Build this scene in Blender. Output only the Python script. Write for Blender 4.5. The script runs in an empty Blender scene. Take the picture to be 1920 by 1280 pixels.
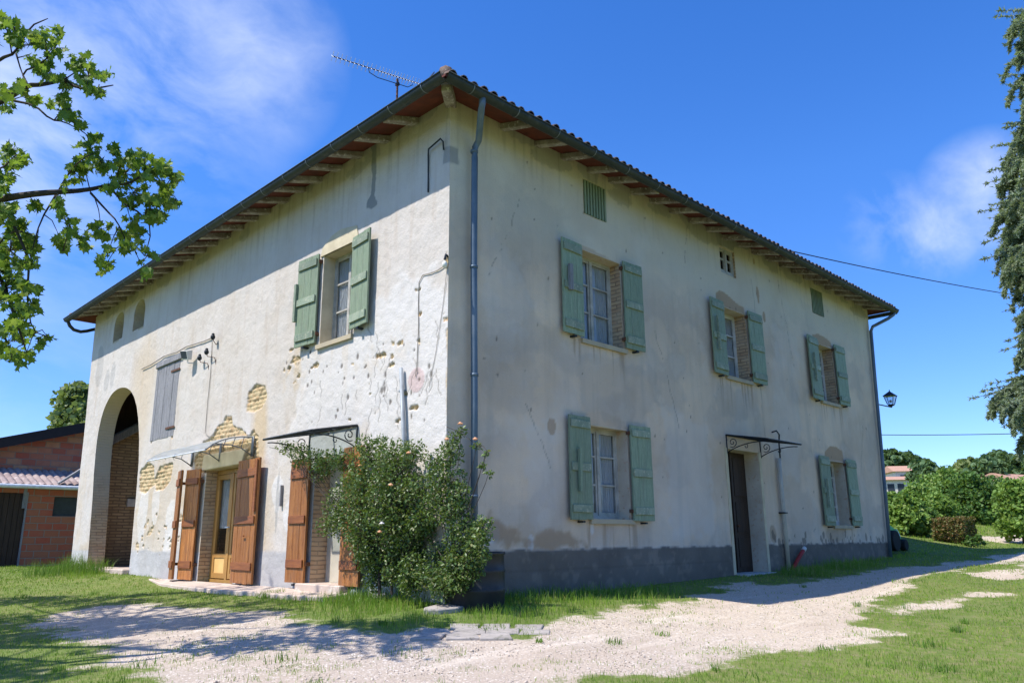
import bpy, math, random
import numpy as np
random.seed(7); rng = np.random.default_rng(7)
V = lambda *a: np.array(a, float)
col = bpy.context.scene.collection
sc = bpy.context.scene

# ------------------------------------------------------------------ camera
yaw, pit, roll = 0.78778573, 0.24999385, -0.00873783
F = 1454.96
cf = V(math.cos(yaw)*math.cos(pit), math.sin(yaw)*math.cos(pit), math.sin(pit))
cr = V(math.sin(yaw), -math.cos(yaw), 0); cu = np.cross(cr, cf)
cr, cu = cr*math.cos(roll)+cu*math.sin(roll), -cr*math.sin(roll)+cu*math.cos(roll)
C = V(-7.06576, -8.4306, 0.0)
def ray(x, y): return cf*F + cr*(x-960) - cu*(y-640)
def Lw(x, y, w=0.0):            # survey helper: point of the gable wall (a along the wall, z)
    d = ray(x, y); t = (-w-C[0])/d[0]; P = C+t*d; return P[1], P[2]
def Rw(x, y, w=0.0):            # point of the long wall
    d = ray(x, y); t = (-w-C[1])/d[1]; P = C+t*d; return P[0], P[2]
def sph(x, y, t):
    d = ray(x, y); return C + d/np.linalg.norm(d)*t
def proj(P):
    Q = np.atleast_2d(P)-C; z = Q@cf; z = np.where(z < .1, .1, z)
    return 960+F*(Q@cr)/z, 640-F*(Q@cu)/z, (Q@cf)
camd = bpy.data.cameras.new('camera'); cam = bpy.data.objects.new('camera', camd); col.objects.link(cam)
from mathutils import Matrix, Vector
M4 = Matrix(((cr[0], cu[0], -cf[0], C[0]), (cr[1], cu[1], -cf[1], C[1]), (cr[2], cu[2], -cf[2], C[2]), (0, 0, 0, 1)))
cam.matrix_world = M4
camd.sensor_width = 36; camd.lens = F/1920*36; camd.clip_end = 3000; camd.clip_start = .05
sc.camera = cam

# ------------------------------------------------------------------ noise
TAB = rng.random((256, 256))
def vn(x, y, s=0):
    x = np.asarray(x, float)+s*17.31; y = np.asarray(y, float)+s*9.77
    xi = np.floor(x).astype(int); yi = np.floor(y).astype(int)
    fx = x-xi; fy = y-yi; fx = fx*fx*(3-2*fx); fy = fy*fy*(3-2*fy)
    a = TAB[xi & 255, yi & 255]; b = TAB[(xi+1) & 255, yi & 255]; c = TAB[xi & 255, (yi+1) & 255]; d = TAB[(xi+1) & 255, (yi+1) & 255]
    return (a*(1-fx)+b*fx)*(1-fy)+(c*(1-fx)+d*fx)*fy
def fbm(x, y, s=0, o=4):
    v = 0; a = .5; t = 0
    for i in range(o):
        v = v+a*vn(np.asarray(x)*2**i, np.asarray(y)*2**i, s+i*3); t += a; a *= .5
    return v/t
def sstep(a, b, x): t = np.clip((np.asarray(x, float)-a)/(b-a), 0, 1); return t*t*(3-2*t)
def sdpoly(px, py, poly):       # signed distance, + inside
    poly = np.array(poly, float); n = len(poly); d = np.full(px.shape, 1e9); ins = np.zeros(px.shape, bool)
    for i in range(n):
        a = poly[i]; b = poly[(i+1) % n]; e = b-a; wx = px-a[0]; wy = py-a[1]
        t = np.clip((wx*e[0]+wy*e[1])/max(e@e, 1e-9), 0, 1)
        d = np.minimum(d, (wx-e[0]*t)**2+(wy-e[1]*t)**2)
        c = ((a[1] > py) != (b[1] > py)) & (px < (b[0]-a[0])*(py-a[1])/((b[1]-a[1]) if abs(b[1]-a[1]) > 1e-9 else 1e-9)+a[0])
        ins ^= c
    return np.where(ins, 1, -1)*np.sqrt(d)

# ------------------------------------------------------------------ terrain
def terrain(x, y):
    x = np.asarray(x, float); y = np.asarray(y, float)
    zx = np.interp(x, [-40, 0, 4, 8, 16, 20, 28, 40, 60, 110, 250, 500], [-1.0, -.82, -.80, -.73, -.57, -.46, -.12, .45, 1.2, 4.5, 17, 30])
    zy = np.interp(y, [0, 2.5, 8.6, 10.2, 16, 30], [-.84, -.83, -.82, -.72, -.66, -.75])
    k = np.interp(x, [0, 6, 10, 20, 40], [.065, .055, .04, .02, .0])
    v = np.clip(-y, 0, 14); u = np.clip(-x, 0, 14)
    zr = zx-k*v
    zl = zy-.065*u
    zc = -.82-.065*np.hypot(u, v)
    z = np.where(x >= 0, zr, np.where(y >= 0, zl, zc))
    bank = sstep(17, 20.5, x)*sstep(-1.5, 4, y)*.75*(1-sstep(30, 60, x))
    z = z+bank
    near = np.exp(-((x)**2+(y)**2)/900)
    z = z+(fbm(x*.35, y*.35, 5)-.5)*.10*np.clip(np.hypot(np.maximum(x, -x*0), y)*.0+1, 0, 1)*np.where((x > -.3) & (y > -.3) & (x < 17) & (y < 17), 0, sstep(0, 2, np.maximum(-x, -y)+0*x)+sstep(17, 20, x))
    return z
def GP(px, py):                 # where a line of sight meets the ground
    d = ray(px, py); lo, hi = .5, 600.0; prev = lo; n = d/F
    t = lo
    while t < hi:
        P = C+n*t
        if P[2] < terrain(P[0], P[1]): break
        prev = t; t *= 1.02
    a, b = prev, t
    for _ in range(25):
        m = (a+b)/2; P = C+n*m
        if P[2] < terrain(P[0], P[1]): b = m
        else: a = m
    P = C+n*b
    return float(P[0]), float(P[1]), float(terrain(P[0], P[1]))
def gpoly(pts): return [GP(*p)[:2] for p in pts]

# ------------------------------------------------------------------ materials
def new_mat(name):
    m = bpy.data.materials.new(name); m.use_nodes = True
    nt = m.node_tree; b = nt.nodes['Principled BSDF']; return m, nt, b
class N:
    """tiny node helper"""
    def __init__(s, nt): s.nt = nt
    def n(s, t, **kw):
        nd = s.nt.nodes.new(t)
        for k, v in kw.items():
            if k.startswith('i_'):
                nd.inputs[k[2:].replace('_', ' ')].default_value = v
            else: setattr(nd, k, v)
        return nd
    def l(s, a, b): s.nt.links.new(a, b)
    def geo(s): return s.n('ShaderNodeNewGeometry').outputs['Position']
    def obj(s): return s.n('ShaderNodeTexCoord').outputs['Object']
    def noise(s, vec, scale, detail=4, rough=.55, vscale=None):
        if vscale:
            mp = s.n('ShaderNodeMapping'); mp.inputs['Scale'].default_value = vscale; s.l(vec, mp.inputs['Vector']); vec = mp.outputs[0]
        nd = s.n('ShaderNodeTexNoise'); nd.inputs['Scale'].default_value = scale; nd.inputs['Detail'].default_value = detail; nd.inputs['Roughness'].default_value = rough
        s.l(vec, nd.inputs['Vector']); return nd.outputs['Fac']
    def ramp(s, f, a, b):
        nd = s.n('ShaderNodeMapRange'); nd.inputs['From Min'].default_value = a; nd.inputs['From Max'].default_value = b; nd.clamp = True
        s.l(f, nd.inputs['Value']); return nd.outputs[0]
    def mix(s, f, a, b, mode='MIX'):
        nd = s.n('ShaderNodeMix', data_type='RGBA', blend_type=mode)
        for v, i in ((f, 0), (a, 6), (b, 7)):
            if isinstance(v, (int, float)): nd.inputs[i].default_value = v if i == 0 else (v, v, v, 1)
            elif isinstance(v, tuple): nd.inputs[i].default_value = (*v, 1)
            else: s.l(v, nd.inputs[i])
        return nd.outputs[2]
    def math(s, op, a, b=0.0):
        nd = s.n('ShaderNodeMath', operation=op)
        for v, i in ((a, 0), (b, 1)):
            if isinstance(v, (int, float)): nd.inputs[i].default_value = v
            else: s.l(v, nd.inputs[i])
        return nd.outputs[0]
    def bump(s, h, strength, dist, b):
        nd = s.n('ShaderNodeBump'); nd.inputs['Strength'].default_value = strength; nd.inputs['Distance'].default_value = dist
        s.l(h, nd.inputs['Height']); s.l(nd.outputs[0], b.inputs['Normal'])
    def attr(s, name):
        nd = s.n('ShaderNodeAttribute'); nd.attribute_name = name; sp = s.n('ShaderNodeSeparateColor'); s.l(nd.outputs['Color'], sp.inputs[0]); return sp.outputs
def mottled(name, c1, c2, scale=3, rough=.8, bump=.3, bscale=40, metal=0, detail=6, lo=.35, hi=.65, vscale=None, spec=.3, c3=None):
    m, nt, b = new_mat(name); n = N(nt); p = n.geo()
    f = n.ramp(n.noise(p, scale, detail, .6, vscale), lo, hi)
    c = n.mix(f, c1, c2)
    if c3: c = n.mix(n.ramp(n.noise(p, scale*4.3, 5, .6, vscale), .56, .66), c, c3)
    n.l(c, b.inputs['Base Color'])
    b.inputs['Roughness'].default_value = rough; b.inputs['Metallic'].default_value = metal; b.inputs['Specular IOR Level'].default_value = spec
    if bump: n.bump(n.noise(p, bscale, 5, .6, vscale), bump, .01, b)
    return m
def plain(name, c, rough=.6, metal=0):
    return mottled(name, tuple(v*.85 for v in c), tuple(min(1, v*1.12) for v in c), 6, rough, .1, 30, metal)

MAT = {}
MAT['green_paint'] = mottled('green_paint', (.21, .28, .18), (.30, .37, .245), 4, .6, .5, 25, vscale=(8, 8, .8), c3=(.36, .43, .30))
MAT['green_batten'] = mottled('green_batten', (.20, .265, .185), (.31, .35, .25), 5, .6, .4, 25, c3=(.48, .48, .34))
MAT['brown_wood'] = mottled('brown_wood', (.31, .115, .032), (.50, .21, .065), 2.2, .5, .5, 18, vscale=(9, 9, .7), c3=(.17, .055, .02))
MAT['brown_batten'] = mottled('brown_batten', (.33, .12, .04), (.20, .07, .028), 3, .5, .5, 20, vscale=(1, 1, 8))
MAT['grey_wood'] = mottled('grey_wood', (.19, .19, .20), (.32, .31, .32), 3, .8, .8, 12, vscale=(9, 9, .5), c3=(.09, .085, .08))
MAT['rafter'] = mottled('rafter', (.42, .37, .31), (.19, .15, .12), 4, .85, .8, 18, c3=(.62, .58, .52))
MAT['beam'] = mottled('beam', (.20, .165, .12), (.10, .08, .06), 4, .85, .8, 18)
MAT['soffit'] = mottled('soffit', (.17, .042, .025), (.10, .03, .02), 5, .85, .3, 20)
MAT['zinc'] = mottled('zinc', (.030, .038, .036), (.046, .054, .050), 2, .55, .1, 20, .1, c3=(.06, .066, .06))
MAT['pipe_blue'] = mottled('pipe_blue', (.085, .13, .18), (.16, .20, .24), 3, .45, .1, 20, .2, vscale=(1, 1, .6))
MAT['grey_pipe'] = plain('grey_pipe', (.32, .35, .37), .5, .1)
MAT['tile'] = mottled('tile', (.24, .14, .10), (.12, .095, .08), 5, .85, .4, 30, c3=(.30, .28, .24))
MAT['iron'] = plain('iron', (.028, .033, .04), .5, .4)
MAT['bracket_grey'] = plain('bracket_grey', (.22, .24, .26), .5, .4)
MAT['white_paint'] = mottled('white_paint', (.72, .70, .66), (.55, .53, .50), 6, .5, .2, 30)
MAT['old_frame'] = mottled('old_frame', (.50, .48, .43), (.34, .32, .28), 6, .6, .2, 30)
MAT['yellow_frame'] = mottled('yellow_frame', (.46, .25, .075), (.38, .19, .055), 3, .45, .1, 30, vscale=(8, 8, .8))
MAT['sand_panel'] = mottled('sand_panel', (.78, .50, .19), (.68, .42, .15), 3, .5, .1, 30)
MAT['sill'] = mottled('sill', (.50, .42, .28), (.40, .34, .25), 4, .85, .3, 25)
MAT['lintel'] = mottled('lintel', (.66, .57, .40), (.52, .44, .30), 3, .85, .4, 22)
MAT['cement'] = mottled('cement', (.50, .47, .42), (.36, .34, .31), 3, .9, .5, 22, c3=(.58, .55, .48))
MAT['pink_concrete'] = mottled('pink_concrete', (.56, .44, .36), (.44, .36, .30), 2, .9, .5, 22, c3=(.62, .55, .47))
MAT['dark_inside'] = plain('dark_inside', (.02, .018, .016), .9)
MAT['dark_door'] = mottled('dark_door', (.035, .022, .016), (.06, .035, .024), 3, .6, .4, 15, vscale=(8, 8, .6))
MAT['rust'] = mottled('rust', (.16, .07, .04), (.08, .045, .03), 12, .8, .3, 40)
MAT['barrel'] = mottled('barrel', (.020, .022, .026), (.035, .036, .04), 3, .5, .1, 20)
MAT['red_hose'] = plain('red_hose', (.35, .03, .025), .5)
MAT['cream_pipe'] = mottled('cream_pipe', (.55, .50, .40), (.44, .40, .33), 3, .6, .1, 20)
MAT['slab'] = mottled('slab', (.44, .39, .34), (.28, .25, .22), 4, .9, .6, 15, c3=(.20, .19, .15))
MAT['rock'] = mottled('rock', (.55, .49, .40), (.36, .33, .29), 5, .9, .6, 18)
MAT['blue_rock'] = mottled('blue_rock', (.30, .38, .37), (.20, .24, .25), 5, .9, .6, 18)
MAT['alu'] = plain('alu', (.75, .77, .8), .5, .0)
MAT['black_cable'] = plain('black_cable', (.02, .02, .022), .6)
MAT['wall_cable'] = plain('wall_cable', (.30, .27, .23), .8)
MAT['bark'] = mottled('bark', (.075, .062, .05), (.035, .03, .026), 6, .9, .8, 20, vscale=(1, 1, .4))
MAT['pale_bark'] = mottled('pale_bark', (.14, .12, .09), (.07, .06, .045), 6, .9, .8, 20, vscale=(1, 1, .4))
MAT['bulb'] = plain('bulb', (.8, .78, .7), .2)
MAT['fibro'] = mottled('fibro', (.40, .32, .29), (.22, .16, .15), 1.5, .85, .3, 20, c3=(.50, .44, .40))
MAT['black_fascia'] = plain('black_fascia', (.02, .018, .02), .7)
MAT['green_plastic'] = plain('green_plastic', (.04, .40, .13), .4)
MAT['black_rubber'] = plain('black_rubber', (.02, .02, .02), .8)
MAT['far_wall'] = plain('far_wall', (.72, .66, .58), .9)
MAT['far_roof'] = plain('far_roof', (.46, .27, .19), .9)
MAT['far_glass'] = plain('far_glass', (.05, .06, .08), .2)
MAT['dark_metal_sheet'] = plain('dark_metal_sheet', (.045, .055, .06), .6)

for nm_ in ('green_paint', 'green_batten', 'brown_wood'):
    m_ = MAT[nm_]; nt_ = m_.node_tree; n_ = N(nt_); b_ = nt_.nodes['Principled BSDF']; src = b_.inputs['Base Color'].links[0].from_socket
    oi_ = n_.n('ShaderNodeObjectInfo'); v_ = n_.n('ShaderNodeHueSaturation'); n_.l(src, v_.inputs['Color']); mr_ = n_.n('ShaderNodeMapRange'); n_.l(oi_.outputs['Random'], mr_.inputs[0]); mr_.inputs['To Min'].default_value = .78; mr_.inputs['To Max'].default_value = 1.12; n_.l(mr_.outputs[0], v_.inputs['Value'])
    g_ = n_.geo(); st_ = n_.ramp(n_.noise(g_, 2.2, 6, .7, (6, 6, .9)), .50, .72); cc_ = n_.mix(n_.math('MULTIPLY', st_, .55), v_.outputs[0], (.20, .20, .16) if 'green' in nm_ else (.16, .10, .07)); n_.l(cc_, b_.inputs['Base Color'])
def curtain_mat():
    m, nt, b = new_mat('curtain'); n = N(nt); p = n.geo()
    b.inputs['Base Color'].default_value = (.80, .80, .80, 1); b.inputs['Roughness'].default_value = .9
    n.bump(n.noise(p, 9, 2, .5, (8, 8, .6)), .8, .05, b)
    tr = n.n('ShaderNodeBsdfTransparent'); mx = n.n('ShaderNodeMixShader')
    n.l(n.ramp(n.noise(p, 60, 2), .3, .7), mx.inputs[0]); mx.inputs[0].default_value = .3
    mr = n.n('ShaderNodeMapRange'); n.l(n.noise(p, 70, 2), mr.inputs[0]); mr.inputs['To Min'].default_value = .75; mr.inputs['To Max'].default_value = .95
    n.l(mr.outputs[0], mx.inputs[0]); n.l(tr.outputs[0], mx.inputs[1]); n.l(b.outputs[0], mx.inputs[2])
    n.l(mx.outputs[0], nt.nodes['Material Output'].inputs[0]); return m
MAT['curtain'] = curtain_mat()
def glass_mat(name, tint, base=.12):
    m, nt, b = new_mat(name); n = N(nt)
    g = n.n('ShaderNodeBsdfGlossy'); g.inputs['Roughness'].default_value = .03
    t = n.n('ShaderNodeBsdfTransparent'); t.inputs['Color'].default_value = (*tint, 1)
    lw = n.n('ShaderNodeLayerWeight'); lw.inputs['Blend'].default_value = .5; fr = n.n('ShaderNodeMath', operation='POWER'); n.l(lw.outputs['Facing'], fr.inputs[0]); fr.inputs[1].default_value = 4.0
    nz = n.noise(n.geo(), 1.7, 2); bp = n.n('ShaderNodeBump'); bp.inputs['Strength'].default_value = .15; bp.inputs['Distance'].default_value = .05
    n.l(nz, bp.inputs['Height']); n.l(bp.outputs[0], g.inputs['Normal'])
    f = n.math('ADD', fr.outputs[0], base)
    mx = n.n('ShaderNodeMixShader'); n.l(f, mx.inputs[0]); n.l(t.outputs[0], mx.inputs[1]); n.l(g.outputs[0], mx.inputs[2])
    n.l(mx.outputs[0], nt.nodes['Material Output'].inputs[0]); return m
MAT['glass'] = glass_mat('glass', (.75, .78, .8), .05)
MAT['canopy_glass'] = glass_mat('canopy_glass', (.85, .9, .9), .10)
def poly_mat():
    m, nt, b = new_mat('frosted_sheet'); n = N(nt)
    b.inputs['Base Color'].default_value = (.50, .54, .56, 1); b.inputs['Roughness'].default_value = .25
    tr = n.n('ShaderNodeBsdfTranslucent'); tr.inputs['Color'].default_value = (.8, .83, .85, 1)
    mx = n.n('ShaderNodeMixShader'); mx.inputs[0].default_value = .45; n.l(b.outputs[0], mx.inputs[1]); n.l(tr.outputs[0], mx.inputs[2])
    t2 = n.n('ShaderNodeBsdfTransparent'); m2 = n.n('ShaderNodeMixShader'); m2.inputs[0].default_value = .6; n.l(t2.outputs[0], m2.inputs[1]); n.l(mx.outputs[0], m2.inputs[2]); n.l(m2.outputs[0], nt.nodes['Material Output'].inputs[0]); return m
MAT['frosted_sheet'] = poly_mat()

def leaf_mat(name, c1, c2, c3, trans=.35, scale=.9, rough=.55, spec=.35):
    m, nt, b = new_mat(name); n = N(nt)
    oi = n.n('ShaderNodeAttribute'); oi.attribute_name = 'tone'; sp = n.n('ShaderNodeSeparateColor'); n.l(oi.outputs['Color'], sp.inputs[0])
    c = n.mix(sp.outputs[0], c1, c2); c = n.mix(n.ramp(sp.outputs[1], .75, 1.0), c, c3)
    n.l(c, b.inputs['Base Color']); b.inputs['Roughness'].default_value = rough; b.inputs['Specular IOR Level'].default_value = spec
    tr = n.n('ShaderNodeBsdfTranslucent'); cc = n.mix(.5, c, (.30, .42, .03)); n.l(cc, tr.inputs['Color'])
    mx = n.n('ShaderNodeMixShader'); mx.inputs[0].default_value = trans; n.l(b.outputs[0], mx.inputs[1]); n.l(tr.outputs[0], mx.inputs[2])
    n.l(mx.outputs[0], nt.nodes['Material Output'].inputs[0]); return m
MAT['maple_leaf'] = leaf_mat('maple_leaf', (.045, .12, .018), (.17, .29, .04), (.30, .36, .07), .42)
MAT['rose_leaf'] = leaf_mat('rose_leaf', (.04, .085, .02), (.13, .21, .05), (.24, .24, .09), .25, spec=.5, rough=.45)
MAT['cedar_leaf'] = leaf_mat('cedar_leaf', (.18, .24, .17), (.30, .36, .24), (.30, .32, .17), .4)
MAT['bush_leaf'] = leaf_mat('bush_leaf', (.11, .21, .045), (.25, .40, .08), (.30, .38, .10), .4)
MAT['dark_bush_leaf'] = leaf_mat('dark_bush_leaf', (.045, .11, .025), (.10, .20, .04), (.14, .20, .05), .3)
MAT['hedge_leaf'] = leaf_mat('hedge_leaf', (.15, .085, .03), (.12, .15, .04), (.30, .12, .05), .25)
MAT['far_leaf'] = leaf_mat('far_leaf', (.07, .13, .055), (.12, .20, .08), (.17, .22, .09), .25)
MAT['pale_leaf'] = leaf_mat('pale_leaf', (.17, .22, .085), (.26, .32, .11), (.32, .34, .14), .4)
MAT['grass_blade'] = leaf_mat('grass_blade', (.12, .24, .03), (.26, .40, .05), (.46, .42, .15), .35, spec=.08, rough=.8)
MAT['weed_leaf'] = leaf_mat('weed_leaf', (.07, .17, .025), (.16, .29, .045), (.34, .36, .16), .3, spec=.1, rough=.8)
MAT['rose_petal'] = plain('rose_petal', (.85, .42, .22), .6)
MAT['white_petal'] = plain('white_petal', (.8, .74, .72), .6)

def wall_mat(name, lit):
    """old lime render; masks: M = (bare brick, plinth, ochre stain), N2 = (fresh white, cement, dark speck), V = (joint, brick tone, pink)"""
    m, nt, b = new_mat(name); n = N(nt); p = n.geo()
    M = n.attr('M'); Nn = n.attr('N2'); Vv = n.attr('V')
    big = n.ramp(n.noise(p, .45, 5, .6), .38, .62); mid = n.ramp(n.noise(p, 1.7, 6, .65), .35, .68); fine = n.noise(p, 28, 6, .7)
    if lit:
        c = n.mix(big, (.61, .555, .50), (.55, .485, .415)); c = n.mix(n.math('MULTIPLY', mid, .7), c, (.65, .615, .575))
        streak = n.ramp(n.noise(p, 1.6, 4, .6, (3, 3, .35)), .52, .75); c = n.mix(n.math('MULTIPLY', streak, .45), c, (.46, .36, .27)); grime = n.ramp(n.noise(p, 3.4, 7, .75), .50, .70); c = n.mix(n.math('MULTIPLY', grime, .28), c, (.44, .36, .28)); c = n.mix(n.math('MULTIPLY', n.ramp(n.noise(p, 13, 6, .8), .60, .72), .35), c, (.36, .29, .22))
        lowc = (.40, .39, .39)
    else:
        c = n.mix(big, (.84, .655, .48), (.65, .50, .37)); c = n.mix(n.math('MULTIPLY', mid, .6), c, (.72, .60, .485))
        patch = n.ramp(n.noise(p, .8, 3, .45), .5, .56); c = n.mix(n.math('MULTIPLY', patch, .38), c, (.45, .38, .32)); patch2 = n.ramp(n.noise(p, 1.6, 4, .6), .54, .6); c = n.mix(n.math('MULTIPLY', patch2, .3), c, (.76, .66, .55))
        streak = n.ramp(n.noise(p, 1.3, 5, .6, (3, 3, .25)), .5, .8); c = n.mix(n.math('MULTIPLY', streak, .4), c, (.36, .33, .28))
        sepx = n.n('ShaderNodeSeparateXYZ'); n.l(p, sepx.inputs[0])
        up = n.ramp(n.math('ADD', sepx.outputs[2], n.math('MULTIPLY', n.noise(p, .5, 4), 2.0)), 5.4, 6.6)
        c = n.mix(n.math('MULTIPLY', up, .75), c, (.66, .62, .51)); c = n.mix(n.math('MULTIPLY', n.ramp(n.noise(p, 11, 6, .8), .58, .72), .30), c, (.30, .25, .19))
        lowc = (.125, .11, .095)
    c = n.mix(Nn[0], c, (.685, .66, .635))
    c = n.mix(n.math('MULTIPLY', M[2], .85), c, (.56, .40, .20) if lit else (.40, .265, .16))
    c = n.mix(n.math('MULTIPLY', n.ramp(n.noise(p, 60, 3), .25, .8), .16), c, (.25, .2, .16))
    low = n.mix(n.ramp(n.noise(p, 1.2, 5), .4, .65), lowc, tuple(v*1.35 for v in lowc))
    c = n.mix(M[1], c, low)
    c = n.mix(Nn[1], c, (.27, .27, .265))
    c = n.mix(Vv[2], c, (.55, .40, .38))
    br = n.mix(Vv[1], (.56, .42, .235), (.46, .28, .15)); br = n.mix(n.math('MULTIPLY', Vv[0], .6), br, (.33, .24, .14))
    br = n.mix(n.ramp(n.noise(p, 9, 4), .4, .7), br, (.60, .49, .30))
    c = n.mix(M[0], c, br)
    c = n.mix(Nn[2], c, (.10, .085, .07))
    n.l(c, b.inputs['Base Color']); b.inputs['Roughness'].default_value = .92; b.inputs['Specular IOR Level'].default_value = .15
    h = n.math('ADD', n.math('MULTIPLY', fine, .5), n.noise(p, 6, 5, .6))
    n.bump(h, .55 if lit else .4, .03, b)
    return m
MAT['wall_sun'] = wall_mat('wall_sun', True); MAT['wall_shade'] = wall_mat('wall_shade', False)  # same render in two tones, the shaded copy warmed against blue skylight
def brick_mat(name, c1, c2, mortar, w, h, coord='z', msize=.012, c3=None, zmix=False):
    m, nt, b = new_mat(name); n = N(nt); p = n.geo()
    sp = n.n('ShaderNodeSeparateXYZ'); n.l(p, sp.inputs[0]); cb = n.n('ShaderNodeCombineXYZ')
    wob = n.math('MULTIPLY', n.math('SUBTRACT', n.noise(p, 3, 3), .5), .05)
    n.l(n.math('ADD', n.math('ADD', sp.outputs[0], sp.outputs[1]), wob), cb.inputs[0]); n.l(n.math('ADD', sp.outputs[2], wob), cb.inputs[1])
    t = n.n('ShaderNodeTexBrick'); t.inputs['Scale'].default_value = 1; t.inputs['Brick Width'].default_value = w; t.inputs['Row Height'].default_value = h
    t.inputs['Mortar Size'].default_value = msize; t.inputs['Mortar Smooth'].default_value = .3
    t.inputs['Color1'].default_value = (*c1, 1); t.inputs['Color2'].default_value = (*c2, 1); t.inputs['Mortar'].default_value = (*mortar, 1); t.inputs['Bias'].default_value = 0
    n.l(cb.outputs[0], t.inputs['Vector'])
    c = n.mix(n.math('MULTIPLY', n.ramp(n.noise(p, 4, 5), .4, .7), .5), t.outputs[0], c3 or mortar)
    n.l(c, b.inputs['Base Color']); b.inputs['Roughness'].default_value = .9
    if zmix:
        zz = n.ramp(n.math('ADD', sp.outputs[2], n.math('MULTIPLY', n.noise(p, 2.5, 5), 2.2)), 1.6, 3.2); c2_ = n.mix(n.math('MULTIPLY', zz, .9), c, (.60, .52, .40)); n.l(c2_, b.inputs['Base Color'])
    hh = n.math('SUBTRACT', n.math('MULTIPLY', n.noise(p, 20, 4), .4), t.outputs['Fac'])
    n.bump(hh, .8, .02, b); return m
MAT['reveal_brick'] = brick_mat('reveal_brick', (.56, .40, .24), (.46, .29, .17), (.27, .19, .12), .30, .075, c3=(.60, .50, .36), msize=.011)
MAT['arch_brick'] = brick_mat('arch_brick', (.56, .42, .26), (.46, .31, .19), (.30, .22, .14), .30, .075, c3=(.60, .50, .36), msize=.011, zmix=True)
MAT['adobe'] = brick_mat('adobe', (.60, .44, .25), (.44, .31, .18), (.26, .19, .12), .34, .085, msize=.018)
MAT['reveal_plaster'] = mottled('reveal_plaster', (.62, .54, .42), (.52, .43, .32), 3, .9, .4, 25, c3=(.52, .36, .25))
MAT['clay_block'] = brick_mat('clay_block', (.46, .085, .045), (.40, .15, .075), (.30, .24, .19), .48, .235, msize=.018, c3=(.42, .16, .09))
MAT['pale_block'] = brick_mat('pale_block', (.50, .30, .17), (.40, .10, .06), (.28, .22, .18), .48, .235, msize=.018, c3=(.36, .12, .08))

# ------------------------------------------------------------------ mesh building
def tagp(o, label=None, cat=None, group=None, kind=None):
    if label: o['label'] = label
    if cat: o['category'] = cat
    if group: o['group'] = group
    if kind: o['kind'] = kind
    return o
def mesh_from(name, verts, faces, mats, fm=None, smooth=False):
    me = bpy.data.meshes.new(name)
    me.from_pydata([tuple(map(float, v)) for v in verts], [], faces)
    for m in (mats if isinstance(mats, (list, tuple)) else [mats]): me.materials.append(m)
    if fm is not None: me.polygons.foreach_set('material_index', fm)
    if smooth: me.polygons.foreach_set('use_smooth', [True]*len(me.polygons))
    me.update(); return me
def fast_mesh(name, verts, loops, per, mats, tone=None, smooth=False):
    """verts (n,3); loops flat vertex indices; per = vertices per face (constant)"""
    me = bpy.data.meshes.new(name); nv = len(verts); nf = len(loops)//per
    me.vertices.add(nv); me.vertices.foreach_set('co', np.ascontiguousarray(verts, np.float32).ravel())
    me.loops.add(len(loops)); me.loops.foreach_set('vertex_index', np.ascontiguousarray(loops, np.int32))
    me.polygons.add(nf); me.polygons.foreach_set('loop_start', np.arange(0, nf*per, per, dtype=np.int32))
    try: me.polygons.foreach_set('loop_total', np.full(nf, per, np.int32))
    except Exception: pass
    for m in (mats if isinstance(mats, (list, tuple)) else [mats]): me.materials.append(m)
    if tone is not None: set_attr(me, 'tone', tone)
    if smooth: me.polygons.foreach_set('use_smooth', np.ones(nf, bool))
    me.update(calc_edges=True); return me
def set_attr(me, name, rgb):
    a = me.color_attributes.new(name, 'FLOAT_COLOR', 'POINT')
    arr = np.ones((len(me.vertices), 4), np.float32); arr[:, :rgb.shape[1]] = rgb; a.data.foreach_set('color', arr.ravel())
def link(name, me, parent=None, recenter=True):
    o = bpy.data.objects.new(name, me); col.objects.link(o)
    if parent is not None:
        o.parent = parent
        pm = Matrix.Translation(parent.location) if parent.parent is None else Matrix.Identity(4)
        o.matrix_parent_inverse = pm.inverted()
    elif recenter and len(me.vertices):
        co = np.empty(len(me.vertices)*3, np.float32); me.vertices.foreach_get('co', co); co = co.reshape(-1, 3)
        b = V((co[:, 0].min()+co[:, 0].max())/2, (co[:, 1].min()+co[:, 1].max())/2, co[:, 2].min())
        me.vertices.foreach_set('co', (co-b).astype(np.float32).ravel()); me.update(); o.location = Vector(b)
    return o
def thing(name, label, cat, loc, group=None):
    o = bpy.data.objects.new(name, None); col.objects.link(o); o.location = Vector([float(v) for v in loc]); o.empty_display_size = .2
    return tagp(o, label, cat, group)
def I(u, w, z): return V(u, w, z)
def PR(u, w, z): return V(u, -w, z)       # long wall: u = x, w outward
def PL(u, w, z): return V(-w, u, z)       # gable wall: u = y, w outward
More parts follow.
